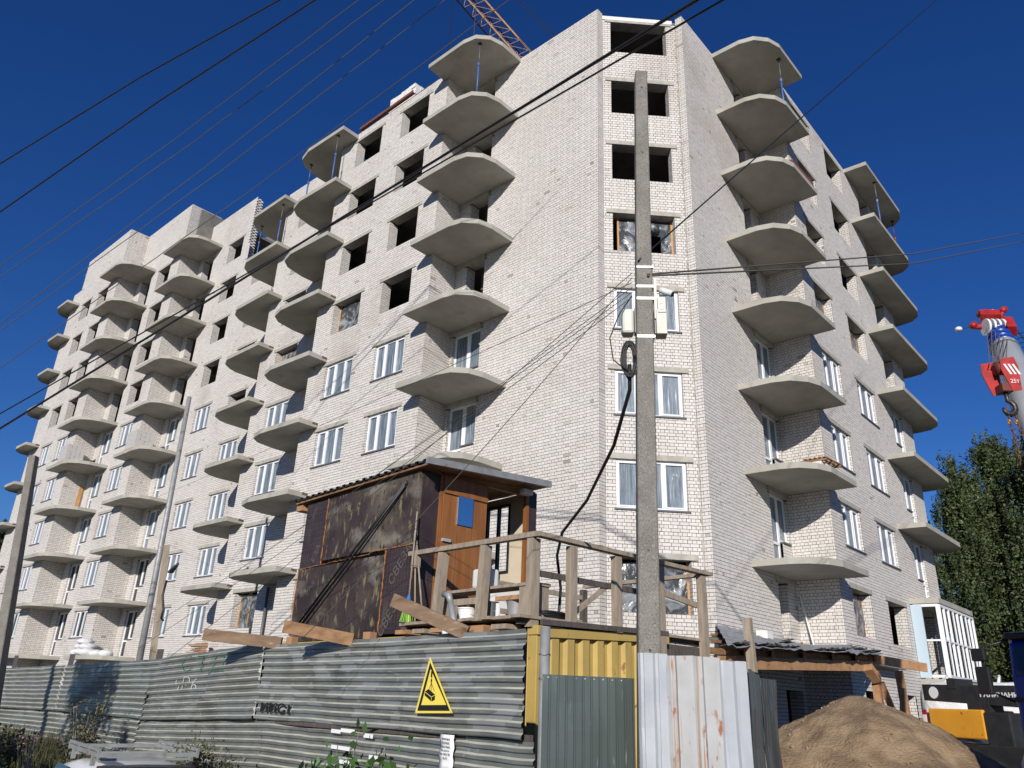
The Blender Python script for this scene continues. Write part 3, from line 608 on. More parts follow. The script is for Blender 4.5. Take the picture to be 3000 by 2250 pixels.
me.polygons.foreach_set('use_smooth', np.zeros(n * 5, dtype=bool)); me.update(calc_edges=True)
at = me.attributes.new('rnd', 'FLOAT', 'FACE'); at.data.foreach_set('value', np.repeat(RNG.random(n), 5).astype(np.float32))
me.materials.append(M['brick']); o = bpy.data.objects.new('brickwork', me); link(o, BLD); o['kind'] = 'stuff'
print('bricks', n)
bm_ = {}
for row in B[single]:
    L_ = round(row[7] - row[6], 3); key = (L_, row[2] * row[5] - row[3] * row[4] > 0)
    if key not in bm_:
        mb = MB().ob((0, -0.01, 0), (L_, 0, 0), (0, 0.0185, 0), (0, 0, BH)); x = bpy.data.meshes.new('brick'); x.from_pydata(mb.v, [], mb.f); x.materials.append(M['brick']); bm_[key] = x
    o = bpy.data.objects.new('brick', bm_[key]); link(o, BLD)
    t = V((row[2], row[3], 0)); nn = V((row[4], row[5], 0)); fr = Matrix((t, nn, V((0, 0, 1)))).transposed().to_4x4()
    fr.translation = V((row[0], row[1], row[8])) + t * row[6] - wl(BLD); o.matrix_basis = fr
# floors, roof and inner walls
foot = [(16.6, 61.2), (16.6, 52.8), (17.9, 52.8), (17.9, 46.3), (19.2, 46.3), (19.2, 32.1), (17.5, 32.1), (17.5, 25.6), (16.3, 25.6), (16.3, 19.1), (17.5, 19.1), (17.5, 12.45),
        (19.55, 10.35), (25.1, 10.35), (25.1, 8.95), (36.3, 8.95), (36.3, 23.5), (31, 23.5), (31, 61.2)]
for k in range(0, 9):
    zz = HL + 2.8 * k - 0.2
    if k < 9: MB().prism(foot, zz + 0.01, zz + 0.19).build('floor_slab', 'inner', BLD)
foot2 = [(16.6, 61.2), (16.6, 52.8), (17.9, 52.8), (17.9, 46.3), (19.2, 46.3), (19.2, 40.0), (31, 40), (31, 61.2)]
MB().prism(foot2, 27.91, 28.09).build('roof_slab', 'inner', BLD); MB().prism([(16.6, 61.2), (16.6, 52.8), (17.9, 52.8), (17.9, 46.3), (31, 46.3), (31, 61.2)], 31.2, 31.4).build('roof_slab', 'inner', BLD)
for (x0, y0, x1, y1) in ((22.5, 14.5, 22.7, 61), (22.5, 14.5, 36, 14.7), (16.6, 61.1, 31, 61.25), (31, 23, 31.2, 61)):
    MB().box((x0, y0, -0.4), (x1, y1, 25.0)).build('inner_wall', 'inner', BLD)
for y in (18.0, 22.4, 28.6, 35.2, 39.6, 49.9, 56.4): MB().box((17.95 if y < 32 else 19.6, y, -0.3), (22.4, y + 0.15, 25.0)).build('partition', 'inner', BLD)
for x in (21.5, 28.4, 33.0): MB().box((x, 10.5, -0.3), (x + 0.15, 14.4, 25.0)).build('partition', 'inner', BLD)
MB().box((17.9, 45.0, 28.1), (30.9, 45.2, 31.2)).build('inner_wall', 'inner', BLD); MB().box((22.5, 40.1, 28.1), (22.7, 61, 31.2)).build('inner_wall', 'inner', BLD)
# wall above roof behind the parapet, white gable seen from the street
# ---- balcony slabs
OUT = {
 'b1': [(17.2, 15.93), (16.12, 15.95), (15.6, 16.1), (15.2, 16.5), (15.08, 17.05), (15.08, 19.05), (15.98, 19.05), (15.98, 18.8), (17.2, 18.8)],
 'b2': [(15.98, 24.7), (15.1, 24.7), (15.03, 27.3), (15.2, 28.05), (15.6, 28.4), (16.5, 28.6), (17.2, 28.6), (17.2, 25.9), (15.98, 25.9)],
 'b3': [(17.2, 31.3), (16.38, 31.3), (16.4, 34.2), (16.65, 34.8), (17.1, 35.15), (17.55, 35.3), (18.9, 35.35), (18.9, 32.35), (17.2, 32.35)],
 'b5': [(18.9, 43.0), (17.85, 43.0), (17.27, 43.15), (16.88, 43.55), (16.77, 44.15), (16.8, 46.93), (17.6, 46.93), (17.6, 46.0), (18.9, 46.0)],
 'b6': [(17.6, 49.62), (16.55, 49.7), (16.02, 49.93), (15.6, 50.37), (15.45, 50.9), (15.45, 53.7), (16.3, 53.7), (16.3, 52.5), (17.6, 52.5)],
 'b7': [(16.3, 59.4), (15.45, 59.5), (15.44, 61.4), (15.7, 62.1), (16.1, 62.5), (17.0, 62.65), (17.6, 62.65), (17.6, 61.3), (16.3, 61.3)],
 'r1': [(21.75, 10.0), (21.78, 8.89), (21.95, 8.37), (22.38, 7.97), (22.92, 7.78), (25.0, 7.75), (25.0, 8.6), (24.85, 8.6), (24.85, 10.0)],
 'r2': [(31.9, 8.6), (31.95, 7.6), (36.8, 7.58), (37.35, 7.72), (37.75, 8.1), (37.85, 8.65), (37.85, 9.6), (36.5, 9.6), (36.5, 8.6)]}
for key, (lo, hi) in dict(b1=(0, 7), b2=(0, 7), b3=(-1, 7), b5=(-1, 8), b6=(-1, 8), b7=(-1, 8), r1=(0, 7), r2=(-1, 7)).items():
    me = None
    for k in range(lo, hi + 1):
        zz = 5.5 + 2.8 * k
        MB().prism(OUT[key], zz, zz + 0.2).build('balcony_slab', 'slab', BLD, bevel=0.012)
# broken brick infill where the slab ends meet the wall
for key, (xa, ya, xb, yb) in dict(b2=(15.72, 24.685, 15.97, 24.71), b3=(16.95, 31.285, 17.19, 31.31), b7=(16.05, 59.38, 16.29, 59.47)).items():
    for k in range(-1 if key != 'b2' else 0, 5):
        for i in range(4):
            x0 = xa + (xb - xa) * i / 4; MB().box((x0, ya, 5.5 + 2.8 * k + .10 + random.uniform(0, .015)), (x0 + (xb - xa) / 4 - .01, yb, 5.5 + 2.8 * k + .19)).build('brick_infill', 'oldbrick', BLD)
# beam above each loggia opening (concrete band under the slab)
for k in range(0, 8):
    z = HL + 2.8 * k + 2.44
    MB().box((17.12, 17.25, z), (17.19, 18.78, z + 0.16)).build('loggia_beam', 'lintel', BLD)
    MB().box((23.3, 9.93, z - 0.0), (24.84, 9.99, z + 0.16)).build('loggia_beam', 'lintel', BLD)
# mortar squeezed out along the two inner corners of the splay
for cx_, cy_ in ((19.40, 10.285), (17.485, 12.22)):
    pts = []; rs = []; z = 0.0
    while z < 24.9: pts.append((cx_ - .012 + random.uniform(-.012, .004), cy_ - .012 + random.uniform(-.012, .004), z)); rs.append(random.choice((.004, .01, .018, .03, .012))); z += random.uniform(.05, .16)
    MB().tube(pts, rs, 6).build('mortar_bead', 'lintel', BLD)
for i in range(90):
    k = random.choice((0, 1)); u = random.uniform(.3, 5.0); z = random.uniform(3.5, 24.5); w_, h_ = random.uniform(.05, .22), random.uniform(.02, .07)
    if k: MB().sph((17.196, 12.3 + u, z), (.008, w_ / 2, h_ / 2), 8, 5, .6).build('mortar_smear', 'lintel', BLD)
    else: MB().sph((19.5 + u * .75, 9.996, z), (w_ / 2, .008, h_ / 2), 8, 5, .6).build('mortar_smear', 'lintel', BLD)
# white lintel band along the top of the splayed corner
P = V((17.49, 12.2, 25.03)); t = V((1.93, -1.93, 0)).normalized(); MB().ob(P - V((0.01, 0.01, 0)), t * 2.6, V((0.3, 0.3, 0)), V((0, 0, 0.17))).build('coping', 'block', BLD)
# glazed balcony at the right, ground floor
bx = thing('glazed_balcony', 'white framed glazed balcony enclosure at the far right end of the building', 'balcony glazing', (34, 7.6, 2.9))
def frame_run(a, b, z0, z1, cols, root, mids=(0.5,), m='pvc', w=0.09, pat='glazing_frame'):
    a, b = V(a), V(b); d = b - a; mb = MB()
    def bar(p, q, hh=w): mb.bar(p, q, 0.07, hh)
    bar(a + V((0, 0, z0 + w / 2)), b + V((0, 0, z0 + w / 2))); bar(a + V((0, 0, z1 - w / 2)), b + V((0, 0, z1 - w / 2)))
    for mm in mids: bar(a + V((0, 0, z0 + (z1 - z0) * mm)), b + V((0, 0, z0 + (z1 - z0) * mm)), 0.06)
    for i in range(cols + 1):
        p = a + d * (i / cols); p = p + d.normalized() * (0.05 if i == 0 else (-0.05 if i == cols else 0)); mb.bar(p + V((0, 0, z0 + w)), p + V((0, 0, z1 - w)), 0.08, 0.07, up=d)
    return mb.build(pat, m, root)
frame_run((31.97, 8.5, 0), (32.0, 7.66, 0), 2.95, 5.48, 1, bx); fl_ = frame_run((32.05, 7.66, 0), (37.0, 7.66, 0), 2.95, 5.48, 8, bx)
for i in range(8):
    for z0, z1 in ((3.06, 4.18), (4.26, 5.38)):
        if (i + int(z0)) % 3: continue
        MB().box((32.16 + i * 0.62, 7.655, z0), (32.16 + i * 0.62 + 0.5, 7.66, z1)).build('pane', 'dglass', bx)
MB().box((31.9, 7.64, 2.92), (32.03, 8.6, 5.45)).v
MB().box((31.86, 8.2, 2.93), (31.93, 8.58, 5.46)).build('insulation_panel', 'pvcg', bx)
# ---------------------------------------------------------------- things standing on slabs and on the roof
def prop(x, y, z, h, label, m='propblue'):
    r = thing('steel_prop', label, 'prop', (x, y, z), 'telescopic props holding up the top balcony slabs')
    MB().tube([(x, y, z + 0.02), (x, y, z + h * 0.6)], 0.032, 8).build('outer_tube', m, r, True)
    MB().tube([(x, y, z + h * 0.6), (x, y, z + h - 0.02)], 0.022, 8).build('inner_tube', m if m != 'propblue' else 'darkpipe', r, True)
    MB().tube([(x, y, z + h * 0.57), (x, y, z + h * 0.62)], 0.05, 8).build('collar', m, r); MB().box((x - .07, y - .07, z + h - .02), (x + .07, y + .07, z + h - 0.002)).build('head_plate', 'black', r)
    MB().box((x - .07, y - .07, z + 0.002), (x + .07, y + .07, z + .02)).build('base_plate', 'black', r)
for a in ((15.5, 16.55, 'blue steel prop under the top slab of the balcony stack nearest the splayed corner'), (15.25, 25.25, 'blue steel prop near the right tip of the second balcony stack'),
          (15.7, 28.0, 'dark blue steel prop at the curved end of the second balcony stack'), (16.7, 31.9, 'blue prop under the top slab of the third balcony stack'),
          (17.1, 34.6, 'thin prop at the left end of the third balcony stack'), (23.45, 8.05, 'blue prop on the right street side balcony nearest the corner'),
          (33.5, 7.75, 'blue prop under the top slab of the far right balcony stack')): prop(a[0], a[1], 22.5, 2.6, a[2])
prop(37.3, 8.1, 22.5, 2.6, 'red prop at the outermost edge of the far right balcony stack', 'darkred')
def block_stack(name, label, cat, o, nx, ny, nz, sz, m, jit=0.01, part='block', pallet=True, group=None):
    r = thing(name, label, cat, o, group); x, y, z = o
    if pallet:
        pm = MB()
        for i in range(3): pm.box((x - 0.02, y + i * (ny * sz[1] - .1) / 2, z + .002), (x + nx * sz[0] + .02, y + i * (ny * sz[1] - .1) / 2 + .1, z + .1))
        pm.build('pallet_bearers', 'wood4', r); MB().box((x - .03, y - .03, z + .102), (x + nx * sz[0] + .03, y + ny * sz[1] + .03, z + .13)).build('pallet_deck', 'wood4', r); z += .132
    key = (name, sz)
    me = bpy.data.meshes.new(part); b = MB().box((0.004, 0.004, 0.003), (sz[0] - .004, sz[1] - .004, sz[2] - .002)); me.from_pydata(b.v, [], b.f); me.materials.append(M[m])
    for k in range(nz):
        for i in range(nx):
            for j in range(ny):
                if 0 < i < nx - 1 and 0 < j < ny - 1 and k < nz - 1: continue
                ob_ = bpy.data.objects.new(part, me); link(ob_, r)
                ob_.location = V((x + i * sz[0] + random.uniform(-jit, jit), y + j * sz[1] + random.uniform(-jit, jit), z + k * sz[2])) - wl(r)
    return r
block_stack('block_stack', 'film wrapped stack of grey bricks on a pallet, on the far left balcony stack', 'brick stack', (15.62, 51.3, 14.1), 4, 5, 9, (0.26, 0.26, 0.12), 'greyblock', group='wrapped brick pallets on balconies')
block_stack('block_stack', 'film wrapped stack of grey bricks on a balcony right of the other one', 'brick stack', (16.95, 44.6, 14.1), 4, 5, 9, (0.26, 0.26, 0.12), 'greyblock', group='wrapped brick pallets on balconies')
block_stack('roof_block_stack', 'heap of white blocks standing on the roof edge above the right windows', 'block stack', (16.2, 21.2, 25.3), 3, 7, 6, (0.3, 0.25, 0.2), 'block', 0.03, pallet=False)
block_stack('parapet_stub', 'toothed stub of new white brickwork on the roof between two balcony stacks', 'brickwork', (16.4, 24.7, 25.3), 2, 5, 7, (0.26, 0.26, 0.1), 'block', 0.035, part='brick', pallet=False)
r = thing('steel_channel', 'rust red steel channel lying along the roof parapet', 'steel beam', (15.9, 21.3, 25.5)); MB().bar((15.9, 20.9, 25.53), (15.95, 24.6, 25.53), 0.14, 0.05).build('channel_web', 'ruststeel', r); MB().bar((15.86, 20.9, 25.6), (15.91, 24.6, 25.6), 0.03, 0.1).build('channel_flange', 'ruststeel', r)
r = block_stack('block_row', 'low row of white blocks with a wooden pallet on top, on a right side balcony', 'block row', (22.95, 8.05, 8.5), 5, 2, 1, (0.36, 0.3, 0.22), 'block', 0.01, pallet=False)
r = thing('wooden_pallet', 'wooden pallet lying tilted on the white blocks of the right side balcony', 'pallet', (22.9, 8.0, 8.75))
for i in range(5): MB().bar((22.9, 7.95 + i * .15, 8.82 + i * .004), (24.3, 7.95 + i * .15, 8.90 + i * .004), 0.09, 0.022).build('slat', 'wood4', r)
for i in range(3): MB().bar((23.0 + i * .6, 7.9, 8.765 + i * .034), (23.0 + i * .6, 8.65, 8.765 + i * .034), 0.08, 0.07).build('bearer', 'wood2', r)
r = thing('formwork_tray', 'rusty metal tray frame lying on the third balcony from the top on the right side', 'tray', (23.2, 7.9, 19.7))
mb = MB(); mb.bar((23.1, 7.86, 19.86), (24.9, 7.84, 19.86), .03, .3); mb.bar((23.1, 8.3, 19.86), (24.9, 8.3, 19.86), .03, .3); mb.bar((24.9, 7.83, 19.86), (24.9, 8.3, 19.86), .03, .3); mb.bar((23.1, 7.85, 19.86), (23.1, 8.3, 19.86), .03, .3); mb.build('tray_sides', 'ruststeel', r)
def plank_on(name, label, p, q, w, h, m, cat='plank', up=(0, 0, 1)):
    mb = MB().bar(p, q, w, h, up); c = (V(p) + V(q)) / 2; o = mb.build(name, m, None, origin=p, bevel=0.004); tag(o, label, cat); return o
plank_on('leaning_plank', 'pale plank standing in the loggia of the far left balcony stack', (17.30, 52.40, 11.32), (17.38, 52.46, 13.1), 0.22, 0.035, 'rawwood', up=(0, 1, 0))
plank_on('leaning_board', 'short orange board leaning in a far left loggia, balcony level above the wrapped bricks', (16.9, 52.35, 16.92), (17.0, 52.35, 17.55), 0.12, 0.03, 'rawwood', up=(0, 1, 0))
plank_on('leaning_batten', 'thin raw batten standing beside the balcony door nearest the corner', (16.95, 18.72, 11.32), (17.05, 18.72, 11.9), 0.05, 0.03, 'rawwood', up=(0, 1, 0))
plank_on('aluminium_lath', 'long pale metal lath leaning in the loggia corner above the canopy', (24.55, 9.35, 2.8), (24.8, 9.85, 5.0), 0.10, 0.03, 'white', up=(0, 1, 0))
def sacks(label, name, cat, pts, m='bag', rr=(0.42, 0.3, 0.2)):
    r = thing(name, label, cat, pts[0])
    for p in pts: MB().sph(p, tuple(v * random.uniform(.85, 1.15) for v in rr), 14, 9, 0.16).build('sack', m, r, True)
    return r
sacks('heap of white sacks lying on the lowest left balcony slab', 'sack_heap', 'sacks', [(17.2, 46.3, 3.05), (17.1, 45.5, 3.08), (17.1, 44.7, 3.05), (17.3, 44.1, 3.0), (17.2, 45.1, 3.35), (17.2, 45.9, 3.35), (17.2, 45.5, 3.6), (17.6, 43.6, 3.0), (17.5, 46.6, 3.0)])
r = thing('scrap_pallet_pile', 'small pile of broken pallet wood on the lowest slab of the third balcony stack', 'wood pile', (16.9, 32.5, 2.92))
for i in range(9): MB().bar((16.7 + .03 * (i % 3), 31.7 + random.uniform(-.1, .1), 2.95 + i * .045), (16.8 + random.uniform(-.2, .3), 33.0 + random.uniform(-.1, .2), 2.95 + i * .045), 0.1, 0.03).build('slat', 'wood4', r)
# downpipe in the niche
r = thing('downpipe', 'grey drainpipe standing in the shaded niche left of the dark hut', 'drainpipe', (17.0, 27.6, 0)); MB().tube([(17.05, 28.2, 0.3), (17.05, 28.2, 5.4)], 0.055, 10).build('pipe', 'darkpipe', r, True); MB().tube([(17.05, 28.2, 3.0), (17.05, 28.2, 3.15)], 0.07, 10).build('pipe_socket', 'darkpipe', r, True)
# pigeon on a slab
r = thing('pigeon', 'dark pigeon perched on the wire end of the second balcony slab from the bottom', 'bird', (16.5, 29.6, 5.7))
mb = MB(); mb.sph((15.6, 27.6, 5.8), (0.07, 0.13, 0.08), 10, 8); mb.sph((15.6, 27.48, 5.88), 0.045, 8, 6); mb.tube([(15.6, 27.7, 5.78), (15.6, 27.88, 5.73)], [0.05, 0.02], 6); mb.build('body', 'blackp', r, True); mb = MB(); mb.tube([(15.6, 27.44, 5.88), (15.6, 27.40, 5.87)], [0.012, 0.003], 5); mb.build('beak', 'sill', r)
MB().tube([(15.6, 27.58, 5.70), (15.6, 27.58, 5.75)], 0.01, 5).build('leg', 'red', r); MB().tube([(15.63, 27.62, 5.70), (15.63, 27.62, 5.75)], 0.01, 5).build('leg', 'red', r)

# ---------------------------------------------------------------- corrugated fence
FX = [V((6.05, 5.10, 0)), V((6.75, 9.70, 0)), V((7.0, 14.8, 0)), V((7.77, 20.9, 0)), V((8.0, 26.0, 0)), V((8.3, 33.0, 0))]
FC = [0]
for a, b in zip(FX, FX[1:]): FC.append(FC[-1] + (b - a).length)
def fpt(s):
    for i in range(len(FX) - 1):
        if s <= FC[i + 1] or i == len(FX) - 2:
            return FX[i] + (FX[i + 1] - FX[i]) * ((s - FC[i]) / (FC[i + 1] - FC[i]))
def fnorm(s):
    d = (fpt(s + .1) - fpt(s - .1)); n = V((-d.y, d.x, 0)).normalized(); return n if n.x < 0 else -n
fence = thing('corrugated_fence', 'long grey corrugated fence of two rows of sheets, patched with overpainted notices', 'fence', (6.05, 5.1, 0))
def hsheet(s0, s1, zt0, zt1, zb0, zb1, m, off=0.0, seed=0, name='sheet', label=None):
    A_, B_ = fpt(s0), fpt(s1); n = fnorm((s0 + s1) / 2); o = A_ + n * off; N = 22; prof = TRAP; rows = 10; k_ = []
    for i in range(rows):
        for fr, h in prof: k_.append(((i + fr) / rows, h * 0.030))
    k_.append((1.0, 0)); vs = []; fs = []; k = len(k_)
    for j in range(N + 1):
        u = j / N; base = fpt(s0 + (s1 - s0) * u) + fnorm(s0 + (s1 - s0) * u) * off if s1 - s0 > 3 else A_.lerp(B_, u) + n * off
        zt = zt0 + (zt1 - zt0) * u + 0.012 * mn.noise(V((u * 6, seed, 1))); zb = zb0 + (zb1 - zb0) * u + 0.012 * mn.noise(V((u * 6, seed, 4)))
        for a, h in k_:
            e = 0.0
            if j in (0, N): e = 0.05 * mn.noise(V((a * 7, seed, j))) + (0.012 if h > 0 else 0)
            dd = (B_ - A_).normalized() * e * (1 if j else -1)
            w = 0.045 * mn.noise(V((a * 2.2, u * 5 + seed * 3, seed))) + (0.05 * (max(0, abs(a - .5) * 2 - .75) * 2) * mn.noise(V((u * 7, seed, 9))))
            w += 0.03 * (1 if u > .96 or u < .04 else 0) * mn.noise(V((a * 4, u * 50, seed)))
            vs.append(base + n * (h + w) + V((0, 0, zt + (zb - zt) * a)) + dd)
    for j in range(N):
        for i in range(k - 1): fs.append((j * k + i, j * k + i + 1, (j + 1) * k + i + 1, (j + 1) * k + i))
    o = MB().add(vs, fs).build(name, m, fence, label=label); o.data.materials.append(M['litdust'])
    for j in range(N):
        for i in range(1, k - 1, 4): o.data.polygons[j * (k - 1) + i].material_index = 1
    solid(o, 0.0015); return o
S_ = [0.03, 5.95, 10.05, 16.3, 20.9, 26.4, 32.5]
ZT = [2.26, 2.26, 2.05, 1.97, 1.90, 1.84, 1.8]; ZS = [1.26, 1.20, 1.03, 0.95, 0.87, 0.8, 0.75]
upm = ['zinc2', 'zinc', 'zinc3', 'zinc', 'zinc2', 'zinc']; lom = ['zinc3', 'zinc', 'zinc', 'zinc2', 'zinc', 'zinc3']
for i in range(6):
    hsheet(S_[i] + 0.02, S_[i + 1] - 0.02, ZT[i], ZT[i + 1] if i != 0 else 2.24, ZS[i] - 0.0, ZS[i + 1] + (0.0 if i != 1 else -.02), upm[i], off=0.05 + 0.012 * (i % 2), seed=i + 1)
LS = [-0.06, 2.6, 5.75, 10.3, 16.2, 21.0, 26.6, 32.5]
for i in range(7):
    j = min(i, 5); z0 = np.interp(LS[i], S_, ZS) - 0.01; z1 = np.interp(LS[i + 1], S_, ZS) - (0.05 if i == 2 else 0.01)
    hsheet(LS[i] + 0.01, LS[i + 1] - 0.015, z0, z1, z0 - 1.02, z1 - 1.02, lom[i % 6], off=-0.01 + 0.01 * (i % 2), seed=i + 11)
for s in (0.3, 3.1, 5.9, 8.8, 11.6, 14.4, 17.3, 20.2, 23, 26, 29):
    p = fpt(s) - fnorm(s) * 0.10; MB().box((p.x - .04, p.y - .06, -0.3), (p.x + .04, p.y + .06, np.interp(s, S_, ZT) - 0.03)).build('post', 'wood3', fence)
for s in S_[1:-1] + LS[1:-1]:
    a, b = fpt(s - .16) - fnorm(s) * .03, fpt(s + .16) - fnorm(s) * .03; up_ = s in S_; MB().bar(a + V((0, 0, 1.68 if up_ else .7)), b + V((0, 0, 1.68 if up_ else .7)), 0.02, 1.1).build('batten_board', 'wood3', fence)
# dark gap board between the two rows: timber rail behind the seam
for s0, s1 in zip(S_[:-1], S_[1:]):
    a, b = fpt(s0) - fnorm(s0) * 0.05, fpt(s1) - fnorm(s1) * 0.05
    MB().bar(a + V((0, 0, np.interp(s0, S_, ZS))), b + V((0, 0, np.interp(s1, S_, ZS))), 0.04, 0.09).build('rail', 'wood3', fence)
# spray paint and torn paper on the sheets (flat print)
def patch(s, z, w, h, m, name, off=0.062, parent=fence):
    a = fpt(s) + fnorm(s) * off; b = fpt(s + w) + fnorm(s + w) * off; mb = MB(); return mb.ob(V((a.x, a.y, z)), b - a, fnorm(s) * 0.001, V((0, 0, h))).build(name, m, parent)
FT = lambda s: (fpt(s - .1) - fpt(s + .1)).normalized()
text('5Р6', 0.34, fpt(8.4) + fnorm(8.4) * 0.088 + V((0, 0, 1.62)), FT(8.4), (0, 0, 1), 'box', fence, 'graffiti', bold=-0.010, sx=1.7)
text('СТД', 0.36, fpt(7.9) + fnorm(7.9) * 0.088 + V((0, 0, 1.95)), FT(7.9), (0, 0, 1), 'green', fence, 'graffiti', bold=-0.011, sx=2.2)
text('ИИС1', 0.16, fpt(5.35) + fnorm(5.35) * 0.088 + V((0, 0, 1.36)), FT(5.35), (0, 0, 1), 'signk', fence, 'graffiti', bold=0.006, sx=2.0)
for s, z, w in ((1.9, 1.62, .35), (2.1, 1.72, .3), (2.15, 1.52, .3), (2.3, 1.42, .35), (2.4, 1.31, .3), (1.1, 1.33, 1.0), (0.6, 1.44, .9), (0.25, 1.72, .25), (0.75, 1.72, .5), (0.55, 1.92, 1.1), (0.9, 2.02, .6), (0.3, 1.56, .28)):
    pass
for i, (s, z, w) in enumerate(((3.2, 1.15, .35), (3.55, 1.13, .25), (3.25, 0.95, .5), (3.2, 0.80, .3), (3.3, 0.66, .5), (2.75, 1.12, .22), (2.6, 0.9, .2))): patch(s, z, w, 0.045, 'paper', 'torn_paper', 0.05)
# warning sign
fn = fnorm(1.4); ft = FT(1.4)
sg = thing('warning_sign', 'yellow triangular warning sign with black border and hanging load symbol on the fence', 'sign', fpt(1.4) + V((0, 0, 1.44)))
def onf(s, z, d): return fpt(s) + fnorm(1.4) * (d + 0.045) + V((0, 0, z))
def tri(a, b, c, d, th): 
    A_ = [onf(*a, d), onf(*b, d), onf(*c, d)]; Bv = [p + fn * th for p in A_]; return MB().add(A_ + Bv, [(0, 2, 1), (3, 4, 5), (0, 1, 4, 3), (1, 2, 5, 4), (2, 0, 3, 5)])
tri((1.56, 2.01), (1.77, 1.43), (1.07, 1.455), 0.085, 0.004).build('sign_plate', 'signy', sg)
tri((1.545, 1.955), (1.725, 1.455), (1.115, 1.475), 0.0895, 0.001).build('border', 'signk', sg)
tri((1.525, 1.885), (1.655, 1.515), (1.185, 1.53), 0.091, 0.001).build('inner_field', 'signy', sg)
mb = MB()
def bx2(mb, s, z, w, h, d=0.0925): a = onf(s, z, d); mb.ob(a, (onf(s - w, z, d) - a), fn * 0.001, V((0, 0, h)))
mb.bar(onf(1.49, 1.80, .0935), onf(1.49, 1.86, .0935), .02, .012, up=fn); mb.bar(onf(1.485, 1.79, .0935), onf(1.49, 1.74, .0935), .012, .008, up=fn); mb.bar(onf(1.50, 1.77, .0935), onf(1.475, 1.76, .0935), .01, .008, up=fn)
for s1 in (1.545, 1.48, 1.42): mb.bar(onf(1.485, 1.74, .0935), onf(s1, 1.66 if s1 < 1.5 else 1.64, .0935), .005, .003, up=fn)
mb.build('hook_symbol', 'signk', sg)
mb = MB(); A_ = [onf(1.60, 1.655, .093), onf(1.53, 1.68, .093), onf(1.40, 1.625, .093), onf(1.40, 1.575, .093), onf(1.46, 1.555, .093), onf(1.60, 1.615, .093)]
mb.add(A_ + [p + fn * .001 for p in A_], [(0, 1, 2, 3, 4, 5)[::-1], (6, 7, 8, 9, 10, 11)]); mb.build('load_symbol', 'signk', sg)
mb = MB(); mb.bar(onf(1.60, 1.652, .0948), onf(1.465, 1.60, .0948), .006, .001, up=fn); mb.bar(onf(1.465, 1.60, .0948), onf(1.40, 1.622, .0948), .006, .001, up=fn); mb.bar(onf(1.465, 1.60, .0948), onf(1.462, 1.557, .0948), .006, .001, up=fn); mb.build('load_edges', 'signy', sg)
for s, z in ((1.55, 1.975), (1.75, 1.445), (1.09, 1.465)): p = onf(s, z, .09); MB().tube([p, p + fn * .006], .008, 8).build('screw', 'strap', sg)
# paper notice
nt_ = thing('paper_notice', 'white paper notice with printed lines hanging below the warning sign', 'notice', fpt(1.22) + V((0, 0, 1.0)))
vs = []; fs = []
for j in range(9):
    for i in range(4): s = 1.345 - 0.245 * i / 3; z = 1.245 - 0.32 * j / 8; vs.append(onf(s, z, 0.025 + 0.008 * math.sin(j * 1.7) + 0.006 * math.sin(i * 2)))
for j in range(8):
    for i in range(3): k = j * 4 + i; fs.append((k, k + 4, k + 5, k + 1))
solid(MB().add(vs, fs).build('sheet_of_paper', 'paper', nt_, True), 0.001)
for i, tx in enumerate(('Алмазное', 'Бурение', 'Сверление', 'Не дорого', 'Тел. 8936-780-', '66-74')):
    text(tx, 0.030, onf(1.222, 1.205 - i * 0.036, 0.043), FT(1.2), (0, 0, 1), 'ink', nt_, 'printed_line', extrude=0.0005)
# pipe post at the fence end
r = thing('pipe_post', 'pale round steel pipe post at the right end of the corrugated fence', 'post', (6.10, 4.98, 0)); MB().tube([(6.10, 4.98, -0.2), (6.10, 4.98, 2.28)], 0.05, 16).build('pipe', 'pipe', r, True)
MB().tube([(6.10 + .055 * math.cos(a), 4.98 + .055 * math.sin(a), 2.02 + .01 * math.sin(3 * a)) for a in [i * .5 for i in range(14)]], 0.003, 4).build('wire_tie', 'wire', r)
MB().tube([(6.10 + .055 * math.cos(a), 4.98 + .055 * math.sin(a), 1.80 + .01 * math.sin(3 * a)) for a in [i * .5 for i in range(14)]], 0.003, 4).build('wire_tie', 'wire', r)
# gate sheets to the right: vertical ribs
r = thing('ribbed_gate_sheet', 'dull green grey metal sheet with narrow upright ribs standing before the yellow container', 'fence panel', (6.0, 4.87, 0))
o = corr((5.95, 4.88, 1.84), (0.67, -0.57, 0), (0.0, 0, -1.9), (-0.65, -0.76, 0), 0.083, 0.014, [(0, 0), (0.72, 0), (0.8, 1), (0.92, 1)], nB=8, warp=0.01, seed=3).build('sheet', 'ribdark', r); solid(o)
mb = MB()
for i in range(9):
    p = V((5.95, 4.88, 1.815)) + V((0.67, -0.57, 0)) * ((i + .6) / 10) + V((-0.65, -0.76, 0)) * 0.004; mb.tube([p, p + V((-0.65, -0.76, 0)) * .004], .007, 6)
mb.build('rivet_row', 'strap', r)
MB().bar((6.05, 4.9, 1.2), (6.66, 4.37, 1.2), 0.04, 0.06).build('rail', 'darkred', r)
r = thing('white_sheet_panel', 'white painted profiled metal sheets with long rust runs, standing before the concrete pole', 'fence panel', (6.4, 3.6, 0))
WP = [(0, 0), (0.10, 1), (0.28, 1), (0.38, 0)]
d = V((0.71, -0.67, 0)); n_ = V((-0.686, -0.727, 0))
